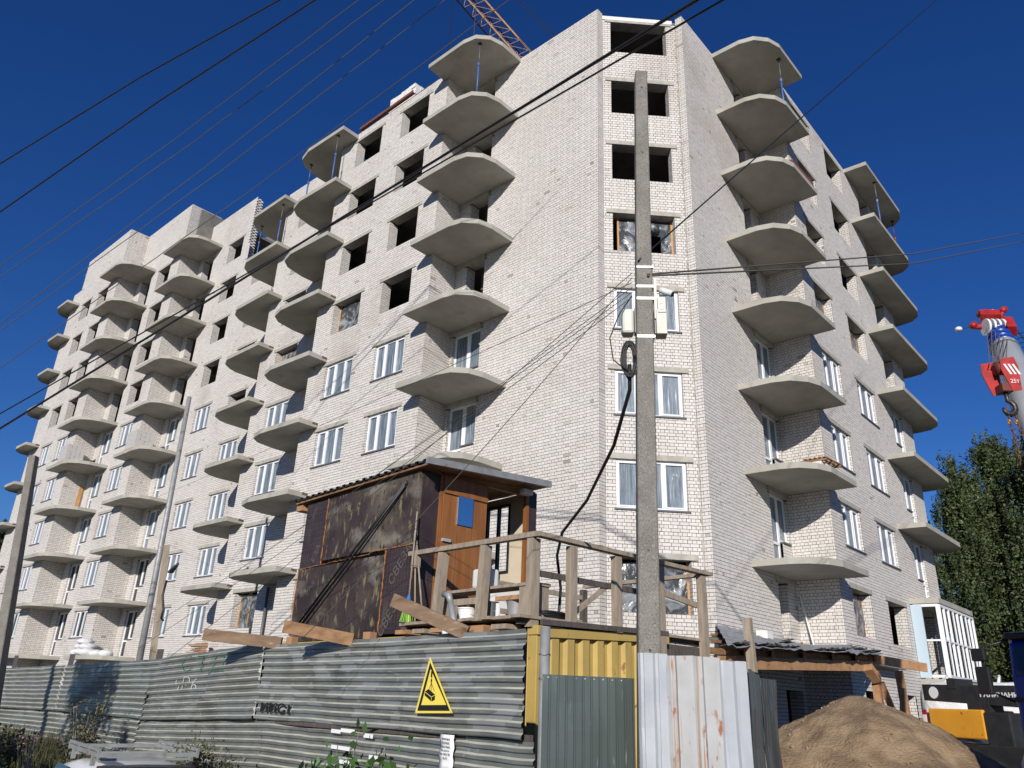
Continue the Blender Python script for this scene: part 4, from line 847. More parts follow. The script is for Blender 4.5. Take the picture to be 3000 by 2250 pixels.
for i, (a, b, m_, zt) in enumerate(((0.0, 0.27, 'whitesheet', 2.03), (0.26, 0.75, 'rustsheet', 2.02), (0.74, 1.0, 'whitesheet', 2.0))):
    o = corr(V((6.06, 3.90, zt)) + d * a - n_ * 0.006 * i, d * (b - a), V((0.01, 0.0, -2.0)), n_, 0.245 if i == 1 else 0.13, 0.034, WP, nB=10, warp=0.02, seed=i + 20, edge=0.006).build('sheet', m_, r, label='rust streaked middle sheet' if i == 1 else None); solid(o)
r = thing('dark_sheet_panel', 'narrow dark shiny ribbed sheets running back from the white panel beside the sand', 'fence panel', (6.8, 3.25, 0))
o = corr((6.79, 3.24, 1.94), (0.88, 0.32, -0.01), (0.02, 0, -1.95), (0.3, -0.95, 0), 0.05, 0.016, TRAP, nB=6, warp=0.05, seed=31).build('sheet', 'ribblack', r); solid(o)
o = corr((7.66, 3.55, 1.90), (1.2, 0.39, 0.03), (0.0, 0, -1.9), (0.3, -0.95, 0), 0.11, 0.022, TRAP, nB=6, warp=0.08, seed=32).build('sheet', 'ribblack', r); solid(o)

# ---------------------------------------------------------------- container, hut and deck, in their own turned frame
TH = R(-6.07); rr_ = V((math.cos(TH), math.sin(TH), 0)); ww_ = V((-math.sin(TH), math.cos(TH), 0)); OO = V((8.075, 6.7115, 0)); UZ = V((0, 0, 1))
def L3(a, b, z): return OO + rr_ * a + ww_ * b + UZ * z
def lbox(mb, a0, b0, z0, a1, b1, z1): return mb.ob(L3(a0, b0, z0), rr_ * (a1 - a0), ww_ * (b1 - b0), UZ * (z1 - z0))
def tiltz(a): return 2.48 + 0.045 * a
ct = thing('shipping_container', 'yellow ribbed steel container with rust spots carrying the wooden deck and the hut', 'container', L3(0, 0, 0))
o = corr(L3(0.14, 0.07, 2.40), rr_ * 2.4 + UZ * 0.11, UZ * -2.4, -ww_, 0.30, 0.06, [(0, 0), (0.32, 0), (0.42, 1), (0.86, 1)], nB=1).build('end_wall', 'yellow', ct); solid(o)
o = corr(L3(0.06, 0.15, 2.42), ww_ * 7.6, UZ * -2.4, -rr_, 0.30, 0.05, [(0, 0), (0.32, 0), (0.42, 1), (0.86, 1)], nB=1).build('side_wall', 'yellow', ct); solid(o)
lbox(MB(), -0.04, -0.02, 0.0, 0.15, 0.14, 2.50).build('corner_post', 'yellow', ct, bevel=.01); lbox(MB(), 2.56, -0.02, 0, 2.71, 0.14, 2.60).build('corner_post', 'yellow', ct, bevel=.01)
mb = MB(); mb.ob(L3(0.15, -0.015, 2.385), rr_ * 2.41 + UZ * 0.108, ww_ * 0.1, UZ * 0.11); mb.build('top_rail', 'yellow', ct)
lbox(MB(), 2.66, 0.15, 0.05, 2.70, 7.7, 2.55).build('side_wall', 'yellow', ct); lbox(MB(), 0, 7.66, 0.05, 2.7, 7.72, 2.5).build('end_wall', 'yellow', ct); mb = MB(); mb.ob(L3(0.02, 0.1, 2.44), rr_ * 2.66 + UZ * .1, ww_ * 7.6, UZ * 0.03); mb.build('roof', 'yellow', ct)
lbox(MB(), -0.06, -0.05, 2.40, 0.17, 0.15, 2.52).build('corner_casting', 'yellow', ct, bevel=.01); lbox(MB(), 2.53, -0.05, 2.48, 2.74, 0.15, 2.62).build('corner_casting', 'yellow', ct, bevel=.01)
# deck
dk = thing('wooden_deck', 'weathered timber deck with railings on top of the yellow container', 'deck', L3(0, 0, 2.5))
for i in range(14): lbox(MB(), -0.25 + random.uniform(-.08, .05), 0.02 + i * 0.205, 2.60, 3.95, 0.02 + i * 0.205 + 0.19, 2.64).build('plank', 'wood', dk)
for b in (0.12, 1.4, 2.75): 
    mb = MB(); mb.ob(L3(-0.2, b, 2.53), rr_ * 4.1 + UZ * 0.0, ww_ * 0.1, UZ * 0.068); mb.build('joist', 'wood3', dk)
for i in range(6): lbox(MB(), -0.3, 0.3 + i * .45, 2.47 + .0 * i, -0.02, 0.3 + i * .45 + .3, 2.53).build('packing_block', 'wood4' if i % 2 else 'wood', dk)
mb = MB(); mb.ob(L3(0.02, -0.06, 2.53), rr_ * 2.7 + UZ * .07, ww_ * 0.05, UZ * 0.07); mb.build('edge_board', 'wood3', dk)
def post(b0, a0, z0, b1, a1, z1, w, m='wood'): return MB().bar(L3(a0, b0, z0), L3(a1, b1, z1), w, w * .8, up=-ww_).build('post', m, dk)
post(0.10, -0.03, 2.50, 0.10, -0.03, 3.66, 0.145); post(2.17, -0.05, 2.6, 2.08, -0.05, 3.67, 0.14); post(1.13, -0.05, 2.6, 1.08, -0.05, 3.67, 0.14)
for a, m_, zb in ((0.62, 'wood', 2.56), (1.58, 'wood', 2.56), (2.60, 'wood', -0.1), (3.72, 'wood', -0.1)): post(0.0, a, zb, 0.0, a, 3.64, 0.13, m_)
post(0.55, 3.12, 2.6, 0.55, 3.12, 3.6, 0.13, 'wood3'); post(2.7, 3.8, -0.1, 2.7, 3.8, 3.6, 0.12, 'wood3')  # first post: its shade is put into the colour by the dark wood
def rail(p, q, w=0.05, h=0.09, m='wood'): return MB().bar(p, q, w, h).build('rail', m, dk)
rail(L3(-0.06, -0.05, 3.705), L3(-0.06, 2.95, 3.735), .11, .07); rail(L3(-0.1, -0.03, 3.70), L3(3.95, -0.03, 3.68), .13, .06); rail(L3(0.0, 0.10, 3.21), L3(2.2, 0.10, 3.21), .04, .08, 'wood3'); rail(L3(2.6, 0.08, 3.28), L3(3.7, 0.08, 3.16), .04, .09)
rail(L3(3.78, 0.0, 3.66), L3(3.82, 2.7, 3.66), .1, .06); rail(L3(1.5, 2.6, 3.45), L3(3.8, 2.7, 3.45), .05, .08); rail(L3(1.5, 2.62, 3.0), L3(3.8, 2.7, 3.0), .05, .08); rail(L3(0.74, 0.12, 2.72), L3(1.52, 0.12, 3.22), .04, .07)
lbox(MB(), 2.75, 0.05, 2.2, 3.9, 0.1, 2.5).build('skirt_board', 'wood3', dk); lbox(MB(), 2.72, 1.2, 0.0, 3.9, 1.25, 2.5).build('back_board', 'wood3', dk)
lbox(MB(), -0.12, 2.72, 3.50, -0.02, 2.84, 3.70).build('bracket_block', 'wood', dk)
# bench
bn = thing('bench', 'rough plank bench on the deck carrying a plastic canister', 'bench', L3(0.25, 0.3, 2.64))
lbox(MB(), 0.08, 0.2, 3.07, 0.42, 2.45, 3.11).build('seat', 'wood', bn); lbox(MB(), 0.1, 0.22, 2.642, 0.4, 0.5, 3.068).build('support_box', 'wood', bn); lbox(MB(), 0.1, 2.2, 2.642, 0.4, 2.26, 3.068).build('support', 'wood', bn)
lbox(MB(), 0.1, 0.52, 2.9, 0.14, 1.0, 2.96).build('brace', 'wood4', bn); lbox(MB(), 0.06, 1.2, 2.88, 0.10, 1.95, 2.97).build('brace', 'wood', bn)
cn = thing('canister', 'translucent white plastic canister on the bench', 'canister', L3(0.25, 1.35, 3.11))
lbox(MB(), 0.12, 1.24, 3.112, 0.38, 1.58, 3.40).build('body', 'plastic', cn, bevel=.04); MB().cyl(L3(.25, 1.5, 3.39), L3(.25, 1.5, 3.44), .03).build('cap', 'plastic', cn); MB().tube([L3(.25, 1.28, 3.38), L3(.25, 1.3, 3.43), L3(.25, 1.42, 3.43)], .012, 6).build('handle', 'plastic', cn, True)
def bucket(label, a, b, z, r0, r1, h, m, handle=True):
    t_ = thing('bucket', label, 'bucket', L3(a, b, z)); n = 20; vs = []; fs = []
    c = L3(a, b, z); 
    for (rad, zz) in ((r0, 0), (r1, h), (r1 * 1.04, h), (r1 * 1.04, h - .02), (r1, h - .02)): pass
    MB().tube([c + UZ * .002, c + UZ * h], [r0, r1], n, cap=False).build('shell', m, t_, True); MB().tube([c + UZ * .002, c + UZ * .01], r0 * .99, n).build('bottom', m, t_)
    MB().tube([c + UZ * (h - .018), c + UZ * h], r1 * 1.05, n, cap=False).build('rim', m, t_, True)
    MB().tube([c + rr_ * r1 + UZ * (h - .03), c + rr_ * r1 * .8 - ww_ * .03 + UZ * (h * .6), c - ww_ * (r1 + .02) + UZ * h * .5, c - rr_ * r1 * .8 - ww_ * .03 + UZ * (h * .6), c - rr_ * r1 + UZ * (h - .03)], .004, 5).build('handle', 'pipe', t_)
bucket('white plastic bucket on the deck below the canister', 0.15, 1.68, 2.642, .12, .14, .2, 'white'); bucket('zinc bucket on the deck beside the bench box', 0.25, 0.72, 2.642, .10, .14, .27, 'pipe'); bucket('bluish metal pail between the white and the zinc bucket', 0.28, 1.3, 2.642, .11, .12, .28, 'darkpipe')
MB().box((0, 0, 0), (1, 1, 1)).v
o = lbox(MB(), 0.12, 0.93, 2.642, 0.14, 1.0, 2.87).build('white_board', 'white', None, origin=L3(.1, .9, 2.64)); tag(o, 'small white board standing beside the zinc bucket', 'board')
# broom and sticks
br_ = thing('broom', 'broom with pale handle, blue socket and lime bristles leaning on the hut corner', 'broom', L3(-0.16, 2.75, 2.64))
MB().tube([L3(-.2, 2.70, 3.02), L3(-.08, 2.85, 4.42)], .014, 8).build('handle', 'wood', br_, True); MB().tube([L3(-.21, 2.70, 2.9), L3(-.2, 2.70, 3.05)], [.06, .022], 10).build('socket', 'cyan', br_, True)
mb = MB()
for i in range(60):
    a = random.uniform(0, 6.28); rad = random.uniform(0, .06); p = L3(-.21, 2.70, 2.9) + V((math.cos(a) * rad * .8, math.sin(a) * rad * .8, 0)); mb.tube([p, p + V((math.cos(a) * rad, math.sin(a) * rad, -.25))], .004, 3)
mb.build('bristles', 'lime', br_)
for i, (a, b) in enumerate((((-.12, 2.6, 2.66), (-.06, 2.88, 4.1)), ((-.08, 2.45, 2.66), (-.04, 2.86, 3.95)))):
    o = MB().tube([L3(*a), L3(*b)], .016, 6).build('stick', 'wood', None, True, origin=L3(*a)); tag(o, ('thicker grey stick leaning beside the broom', 'thin stick leaning rightmost at the hut corner')[i], 'stick')
# hut
ht = thing('site_hut', 'dark stained plywood site hut with sloping corrugated roof and orange brown door', 'hut', L3(1.3, 4.8, 2.5))
lbox(MB(), 0.0, 6.02, 3.85, 0.04, 6.86, 5.16).build('wall_panel', 'plyclean', ht); lbox(MB(), 0.001, 2.95, 3.93, 0.045, 6.0, 5.17).build('wall_panel', 'ply', ht, label='most stained upper panel')
lbox(MB(), 0.0, 3.80, 2.47, 0.04, 6.86, 3.83).build('wall_panel', 'ply', ht); lbox(MB(), 0.002, 2.95, 2.52, 0.042, 3.78, 3.91).build('wall_panel', 'plyclean', ht)
def foam(p, q, n=26, r=0.016):
    p, q = V(p), V(q); pts = [p.lerp(q, i / n) + V((random.uniform(-.006, .006), random.uniform(-.006, .006), random.uniform(-.008, .008))) for i in range(n + 1)]
    MB().tube(pts, [r * random.uniform(.3, 1.2) for _ in pts], 5).build('foam_seam', 'foam', ht, True)
foam(L3(-.005, 6.01, 3.85), L3(-.005, 6.01, 5.22)); foam(L3(-.005, 2.96, 3.92), L3(-.005, 4.3, 3.92), 30); foam(L3(-.005, 4.3, 3.89), L3(-.005, 6.86, 3.84), 30, .01); foam(L3(-.005, 3.79, 2.55), L3(-.005, 3.79, 3.9)); foam(L3(-.01, 2.95, 3.3), L3(-.01, 2.95, 4.1)); foam(L3(-.005, 6.87, 2.6), L3(-.005, 6.87, 3.85))
# faded maker print and grid on the plywood
pr_r = -ww_; 
def mark(txt, b, z, ang, size=0.24, m='plymark'):
    X = (-ww_) * math.cos(ang) + UZ * math.sin(ang); Y = ww_ * math.sin(ang) + UZ * math.cos(ang); return text(txt, size, L3(-0.003, b, z), X, Y, m, ht, 'faded_print', extrude=0.0006, bold=0.002)
mark('СВЕЗА', 3.32, 3.62, R(50)); mark('СВЕЗА', 3.5, 2.8, R(50)); mark('ЕЗА', 6.25, 4.1, R(60), .2)
mb = MB()
for i in range(9): lbox(mb, -.0022, 3.0 + i * .085, 2.6, -.0010, 3.0 + i * .085 + .0035, 3.9)
for i in range(14): lbox(mb, -.0022, 2.98, 2.6 + i * .095, -.0010, 3.76, 2.6 + i * .095 + .0035)
for i in range(9): lbox(mb, -.0022, 6.06 + i * .085, 3.9, -.0010, 6.06 + i * .085 + .0035, 5.2)
for i in range(13): lbox(mb, -.0022, 6.05, 3.9 + i * .1, -.0010, 6.84, 3.9 + i * .1 + .0035)
mb.build('printed_grid', 'plymark', ht)['kind'] = 'stuff'
lbox(MB(), 0.05, 2.93, 2.5, 0.40, 2.97, 5.17).build('wall_panel', 'plyclean', ht); lbox(MB(), 2.50, 2.93, 2.6, 2.72, 2.97, 5.30).build('wall_panel', 'plyclean', ht)
lbox(MB(), 0.40, 2.90, 2.62, 0.46, 2.98, 5.17).build('door_frame', 'door', ht); lbox(MB(), 2.42, 2.90, 2.62, 2.50, 2.98, 5.30).build('door_frame', 'door', ht); lbox(MB(), 0.46, 2.905, 5.18, 2.42, 2.98, 5.22).build('door_frame', 'door', ht)
dr = lbox(MB(), 0.47, 2.89, 2.7, 1.45, 2.93, 4.90).build('door', 'door', ht, bevel=.004); lbox(MB(), 0.47, 2.89, 4.95, 1.45, 2.93, 5.17).build('transom_panel', 'door', ht)
lbox(MB(), 0.47, 2.86, 4.86, 1.45, 2.89, 4.94).build('door_rail', 'door', dr)
for a in (0.80, 1.12): lbox(MB(), a, 2.886, 2.72, a + .008, 2.89, 4.85).build('groove', 'wood3', dr)
lbox(MB(), 0.49, 2.85, 4.03, 0.66, 2.89, 4.08).build('bolt_handle', 'strap', dr)
mr_ = lbox(MB(), 0.78, 2.868, 4.36, 1.12, 2.885, 4.86).build('mirror', 'mirror', dr)
# inner shell: right wall with a window hole, back wall, ceiling, floor
lbox(MB(), 2.68, 2.98, 2.6, 2.72, 3.62, 5.34).build('side_wall', 'beige', ht); lbox(MB(), 2.68, 4.34, 2.6, 2.72, 6.86, 5.34).build('side_wall', 'beige', ht); lbox(MB(), 2.68, 3.62, 2.6, 2.72, 4.34, 3.85).build('side_wall', 'beige', ht); lbox(MB(), 2.68, 3.62, 5.2, 2.72, 4.34, 5.34).build('side_wall', 'beige', ht)
wf = MB(); lbox(wf, 2.66, 3.62, 3.85, 2.73, 3.67, 5.2); lbox(wf, 2.66, 4.29, 3.85, 2.73, 4.34, 5.2); lbox(wf, 2.66, 3.67, 5.15, 2.73, 4.29, 5.2); lbox(wf, 2.66, 3.67, 3.85, 2.73, 4.29, 3.9); lbox(wf, 2.66, 3.95, 3.9, 2.73, 4.0, 5.15); wf.build('window_frame', 'blackp', ht)
lbox(MB(), 0.05, 6.82, 2.5, 2.68, 6.86, 5.17).build('back_wall', 'beige', ht); lbox(MB(), 0.05, 2.98, 2.66, 2.68, 6.8, 2.69).build('floor', 'wood3', ht); lbox(MB(), 2.0, 3.2, 2.7, 2.62, 3.9, 3.5).build('washstand', 'white', ht)
def roofz(a): return 5.19 + 0.065 * a
mb = MB(); mb.ob(L3(-0.10, 2.5, roofz(-.1)), rr_ * 2.8 + UZ * 0.18, ww_ * 4.7, UZ * 0.03); mb.build('roof_boarding', 'wood2', ht)
o = corr(L3(-0.14, 2.52, roofz(-.1) + .045), ww_ * 4.72, rr_ * 2.87 + UZ * 0.185, UZ, 0.235, 0.05, [(0, 0), (0.35, 0), (0.5, 1), (0.85, 1)], nB=3).build('roof_sheet', 'ribblack', ht); solid(o)
mb = MB(); mb.ob(L3(-0.22, 2.46, roofz(-.2) - .03), rr_ * 2.87 + UZ * 0.185, ww_ * 0.07, UZ * 0.115); mb.build('fascia', 'pipe', ht)
mb = MB(); mb.ob(L3(-0.05, 7.0, roofz(0) - .14), ww_ * 0.25, rr_ * 0.6, UZ * 0.13); mb.build('eaves_board', 'wood4', ht)
lp = lbox(MB(), 2.18, 2.70, 5.16, 2.42, 2.86, 5.27).build('wall_lamp', 'box', ht, bevel=.03)
o = None
for i, dy in enumerate((0, 0.14)):
    o = MB().tube([L3(-0.05, 3.28 + dy * .3, 5.02 - dy * .5), L3(-0.09, 4.9 + dy * .3, 3.85 - dy), L3(-0.09, 6.55 - dy, 2.68)], .022, 6).build('black_hose', 'black', None, True, origin=L3(0, 4.5, 3.5)); tag(o, ('upper of the two black hoses slanting across the hut wall', 'lower of the two black hoses slanting across the hut wall')[i], 'hose', 'black hoses across the hut wall')
# beams lying over the fence top
def beam(p, q, w, h, m, label): 
    o = MB().bar(p, q, w, h).build('timber_beam', m, None, origin=p, bevel=.005); tag(o, label, 'timber beam', 'timber beams laid over the fence top')
beam((5.87, 7.05, 2.61), (6.19, 6.14, 2.25), .05, .15, 'wood5', 'rightmost of the three beams over the fence, tipped up towards the street'); beam((6.04, 9.45, 2.40), (6.54, 8.57, 2.25), .05, .16, 'wood2', 'middle orange brown beam over the fence below the dark hut')
beam((6.11, 11.72, 2.35), (6.82, 10.68, 2.26), .06, .17, 'wood5', 'leftmost grey beam over the fence, left of the hut')
for p, lab in (((6.30, 6.02, 2.18), 'small wood block under the rightmost fence beam'), ((6.66, 8.40, 2.2), 'small wood block beside the middle fence beam'), ((6.9, 10.55, 2.2), 'small wood block under the leftmost fence beam')):
    o = MB().ob(V(p), (0.0, 0.14, 0), (0.12, 0, 0), (0, 0, 0.16)).build('wood_block', 'wood4', None, origin=p, bevel=.004); tag(o, lab, 'wood block')
r = thing('bent_pipe', 'bent grey pipe end with an elbow sticking up behind the fence', 'pipe', L3(-.35, 1.3, 2.3)); MB().tube([L3(-.30, 1.28, 2.28), L3(-.32, 1.48, 2.86)], .045, 12).build('pipe', 'pipe', r, True); MB().tube([L3(-.32, 1.48, 2.85), L3(-.32, 1.53, 2.96), L3(-.32, 1.66, 2.99)], [.045, .05, .045], 12).build('elbow', 'pipe', r, True); MB().tube([L3(-.36, 1.5, 2.36), L3(-.36, 1.52, 2.6)], .05, 10).build('white_sleeve', 'white', r, True)

# ---------------------------------------------------------------- poles
def pole(label, p, q, w0, w1, holes=(), name='concrete_pole', m='pole'):
    r = thing(name, label, 'pole', p); p, q = V(p), V(q); d = q - p; a = V((0.62, -0.78, 0)); b = V((0.78, 0.62, 0)); vs = []
    for c, w in ((p, w0), (q, w1)):
        for sx_, sy in ((-1, -.86), (-.86, -1), (.86, -1), (1, -.86), (1, 1), (-1, 1)): vs.append(c + a * sx_ * w / 2 + b * sy * w / 2)
    n = 6; MB().add(vs, [tuple(range(n))[::-1], tuple(range(n, 2 * n))] + [(i, (i + 1) % n, (i + 1) % n + n, i + n) for i in range(n)]).build('shaft', m, r, bevel=.004)
    for t in holes:
        c = p + d * t - b * (w0 + (w1 - w0) * t) * .5; MB().tube([c + b * .004, c - b * .002], .014, 8).build('bolt_hole', 'black', r)
    return r
PB, PT = V((6.44, 4.03, 0)), V((6.493, 3.949, 8.95))
cp = pole('tall tapered concrete utility pole standing before the building corner', (6.427, 4.05, -0.1), (6.493, 3.949, 8.95), 0.225, 0.148, (.97, .86, .34, .24))
for z in (6.11, 5.86, 5.71, 5.25):
    c = PB.lerp(PT, z / 8.95); w = 0.225 - .077 * z / 8.95 + .012; a = V((0.62, -0.78, 0)); b = V((0.78, 0.62, 0)); MB().ob(c - a * w / 2 - b * w / 2 - UZ * .014, a * w, b * w, UZ * (.028 if z != 6.11 else .02)).build('steel_band', 'strap', cp)
AA = V((0.62, -0.78, 0)); BB = V((0.78, 0.62, 0))
c = PB.lerp(PT, 5.43 / 8.95)
jb = thing('junction_box', 'cream metal junction box on the right side of the concrete pole', 'junction box', c + AA * .15); MB().ob(c + AA * .115 - BB * .08 + UZ * -.14, AA * .115, BB * .15, UZ * .30).build('case', 'box', jb, bevel=.008); MB().ob(c + AA * .10 - BB * .04 - UZ * .12, AA * .013, BB * .1, UZ * .3).build('bracket', 'darkpipe', jb)
jb = thing('junction_box', 'cream junction box on the left side of the concrete pole behind the cables', 'junction box', c - AA * .2); MB().ob(c - AA * .25 - BB * .05 + UZ * -.12, AA * .13, BB * .15, UZ * .30).build('case', 'box', jb, bevel=.03); MB().ob(c - AA * .112 - BB * .02 - UZ * .1, AA * .01, BB * .1, UZ * .3).build('bracket', 'darkpipe', jb)
c = PB.lerp(PT, 5.75 / 8.95)
sc_ = thing('security_camera', 'small white security camera bracketed to the right of the concrete pole', 'camera', c + AA * .12)
MB().tube([c + AA * .10 + UZ * .06, c + AA * .19 + UZ * .06 - BB * .05], .012, 6).build('arm', 'white', sc_, True); MB().tube([c + AA * .17 + UZ * .085 - BB * .05, c + AA * .29 + UZ * .01 - BB * .1], .036, 12).build('camera_body', 'white', sc_, True); MB().tube([c + AA * .291 + UZ * .0095 - BB * .1, c + AA * .294 + UZ * .0075 - BB * .102], .028, 12).build('lens', 'black', sc_, True)
c = PB.lerp(PT, 5.60 / 8.95)
sk = thing('socket_box', 'small cream box with two round sockets below the security camera', 'socket box', c + AA * .12); MB().ob(c + AA * .098 - BB * .06 - UZ * .12, AA * .03, BB * .06, UZ * .5).build('backboard', 'box', sk); MB().ob(c + AA * .13 - BB * .09 - UZ * .06, AA * .09, BB * .06, UZ * .19).build('case', 'box', sk, bevel=.006)
for dz in (0.0, 0.07): MB().tube([c + AA * .17 - BB * .088 + UZ * dz, c + AA * .17 - BB * .094 + UZ * dz], .026, 12).build('socket', 'plastic', sk)
c = PB.lerp(PT, 5.0 / 8.95)
cc = thing('cable_coil', 'coil of black cable hanging on the left side of the concrete pole', 'cable coil', c - AA * .17)
mb = MB()
for i in range(26):
    a_, b_ = .062 + random.uniform(-.018, .018), .19 + random.uniform(-.028, .028); cx = c - AA * (.175 + random.uniform(-.012, .012)) - BB * random.uniform(0, .06)
    mb.tube([cx + AA * a_ * math.cos(t) + UZ * b_ * math.sin(t) for t in [k * 2 * math.pi / 20 for k in range(21)]], .008, 5)
mb.build('windings', 'black', cc, True); MB().tube([c - AA * .25 + UZ * .04, c - AA * .10 + UZ * .045], .012, 5).build('tie', 'box', cc)
hs = MB().tube([(6.35, 4.11, 4.95), (6.39, 4.14, 4.68), (7.04, 4.79, 4.36), (8.07, 5.93, 4.08), (8.65, 6.79, 3.85), (8.84, 7.03, 3.57), (9.04, 7.11, 3.14), (9.05, 7.14, 2.85), (9.0, 7.14, 2.66), (8.7, 7.3, 2.665), (8.4, 7.0, 2.67)], .021, 8).build('black_cable', 'black', None, True, origin=(6.4, 4.1, 4.7)); tag(hs, 'thick black cable hanging in a wavy line from the pole down to the deck', 'cable')
r = thing('coiled_cable', 'flat coil of black cable lying on the deck', 'cable coil', (8.75, 7.0, 2.65)); mb = MB()
for i in range(6): mb.tube([V((8.72, 6.98, 2.66 + .015 * i)) + V((math.cos(t) * (.3 + .02 * i), math.sin(t) * (.18 + .012 * i), .006 * math.sin(4 * t + i))) for t in [k * 2 * math.pi / 22 for k in range(23)]], .014, 5)
mb.build('windings', 'black', r, True)
pole('shorter concrete pole at the left edge of the picture', (6.42, 21.04, -0.4), (5.77, 21.23, 6.75), 0.28, 0.17, (), 'concrete_pole')
r = thing('steel_pole', 'thin tall galvanised steel pole rising in front of the left balconies', 'pole', (11.4, 25.58, 0)); MB().tube([(11.42, 25.56, -.2), (11.22, 25.66, 11.1)], [.11, .075], 12).build('shaft', 'pipe', r, True)
r = thing('wooden_pole', 'weathered timber pole with a street lamp arm, left of the beams', 'pole', (8.5, 18.1, 0)); MB().bar((8.52, 18.1, -.2), (8.19, 18.24, 4.66), .14, .12, up=(-.4, -.9, 0)).build('shaft', 'wood', r); mb = MB(); mb.tube([(8.3, 18.1, 4.05), (8.25, 17.85, 4.05), (8.22, 17.55, 4.18)], [.03, .06, .03], 8); mb.build('lamp_head', 'blackp', r, True); MB().tube([(8.28, 18.08, 3.85), (8.2, 17.95, 3.5), (8.3, 17.98, 3.2), (8.25, 17.9, 3.0), (8.4, 18.1, 2.98)], .025, 6).build('lamp_cable', 'black', r, True)

# ---------------------------------------------------------------- overhead wires
def wire(label, pts, r, m='wire', ext=0.35, sag=0.0, cat='cable', group='overhead wires'):
    P = [V(p) for p in pts]; a, b = P[0], P[-1]; P[0] = a - (P[1] - a) * ext; P[-1] = b + (b - P[-2]) * ext; out = []
    n = 14
    for i in range(len(P) - 1):
        for k in range(n): out.append(P[i].lerp(P[i + 1], k / n))
    out.append(P[-1]); 
    for i, p in enumerate(out):
        t = i / (len(out) - 1); p.z -= sag * 4 * t * (1 - t)
        if m == 'wire2': p.z += .012 * math.sin(i * 1.7)
    o = MB().tube(out, r, 5).build('overhead_wire', 'wire' if m == 'wire2' else m, None, True, origin=a); tag(o, label, cat, group)
wire('uppermost dark wire crossing the top left corner of the sky', [(2.32, 15.83, 10.87), (3.36, 12.53, 11.80), (4.08, 9.13, 11.88)], .014, 'black')
wire('second dark wire from the top left, ending below the first at the left edge', [(2.41, 14.81, 9.36), (3.44, 11.47, 10.68), (4.10, 8.01, 11.08)], .014, 'black')
wire('thin twisted wire third from the top at the left edge', [(4.61, 25.59, 13.27), (6.75, 19.88, 16.6), (8.25, 13.71, 18.92)], .012, 'wire2')
wire('thin twisted wire just below the third wire at the left edge', [(4.70, 25.57, 12.90), (7.10, 19.76, 16.5), (8.81, 13.35, 19.16)], .012, 'wire2')
wire('thin twisted wire crossing the sky left of the tower crane ropes', [(5.06, 25.50, 11.44), (7.60, 19.57, 15.9), (9.47, 12.90, 19.41)], .012, 'wire2')
wire('thin twisted wire passing just below its neighbour towards the second balcony stack', [(5.12, 25.49, 11.23), (8.00, 19.42, 15.9), (10.12, 12.39, 19.61)], .012, 'wire2')
wire('lowest thin wire over the left parapet, with a pale splice', [(5.40, 25.43, 10.10), (8.48, 18.11, 14.95), (10.02, 9.77, 17.62)], .012, 'wire2')
wire('thinner dark cable running beside the thick black one across the building', [(4.85, 21.46, 7.65), (8.30, 12.43, 11.62), (7.35, 3.17, 10.42)], .017, 'black')
wire('thick black cable crossing the whole building to the upper right', [(4.94, 21.44, 7.29), (8.08, 12.52, 11.42), (7.21, 3.47, 10.52)], .028, 'black')
wire('single dark wire from the pole clamp up to the upper right sky', [(6.37, 3.96, 6.2), (9.02, 3.35, 9.19), (18.5, 1.17, 19.88)], .010, 'black', ext=0.01)
wire('upper of two thin wires running right from the pole over the sky', [(6.41, 3.89, 6.0), (14.2, 2.8, 9.7), (21.94, 1.65, 13.74)], .012, ext=0.0)
wire('lower of two thin wires running right from the pole over the sky', [(6.41, 3.89, 5.98), (14.2, 2.84, 9.5), (21.93, 1.70, 13.48)], .012, ext=0.0)
for i, (e, lab) in enumerate((((8.07, 18.30, 2.36), 'service wire falling left from the pole to behind the wooden pole'), ((8.2, 18.0, 2.9), 'service wire ending slightly higher at the wooden pole'),
                             ((16.9, 30.5, 6.2), 'service wire running to the third balcony stack'), ((17.1, 44, 10.5), 'service wire running far left to the balconies'), ((5.29, 7.89, 2.15), 'black service wire dropping steeply behind the fence top'),
                             ((7.0, 14.5, 2.1), 'thin service wire reaching the fence top left of the hut'))):
    wire(lab, [(6.31, 4.03, 5.72 + .06 * i), (V((6.31, 4.03, 5.72 + .06 * i)) + V(e)) / 2, e], .0045, 'wire', ext=0.0, sag=0.10, group='service wires fixed to the concrete pole')
o = MB().tube([(6.33, 4.05, 5.75), (6.22, 4.15, 5.5), (6.12, 4.2, 5.2), (6.15, 4.18, 4.95), (6.3, 4.1, 4.85)], .007, 5).build('loose_cable', 'black', None, True, origin=(6.3, 4.1, 5.7)); tag(o, 'thin black cable hanging in a loop beside the cable coil', 'cable')

# ---------------------------------------------------------------- canopy and sand on the right
cy = thing('timber_canopy', 'low lean-to canopy of orange timber with crumpled tar sheeting against the right facade', 'canopy', (16, 7, 0))
FL, FR_ = V((12.6, 6.5, 2.33)), V((19.8, 6.3, 2.66)); BL, BRr = V((19.3, 9.97, 3.68)), V((27.3, 8.57, 3.5)); BL2 = V((20.5, 9.92, 3.3))
MB().bar(FL, FR_ + (FR_ - FL) * .0, .06, .21).build('front_beam', 'wood4', cy)
for t in (0.12, .27, .46, .66, .84, 1.0):
    p = FL.lerp(FR_, t); q = BL.lerp(BRr, t) - V((0, .1, .18)); MB().bar(p + V((-.08, -.08, .17)), q, .06, .15).build('rafter', 'wood4', cy)
MB().bar(FR_ + V((-.2, 0, .12)), BRr - V((0, .1, .25)), .06, .16).build('side_beam', 'wood4', cy); MB().bar((19.3, 6.5, 2.86), (21.4, 5.6, 2.72), .05, .2).build('side_beam', 'wood4', cy)
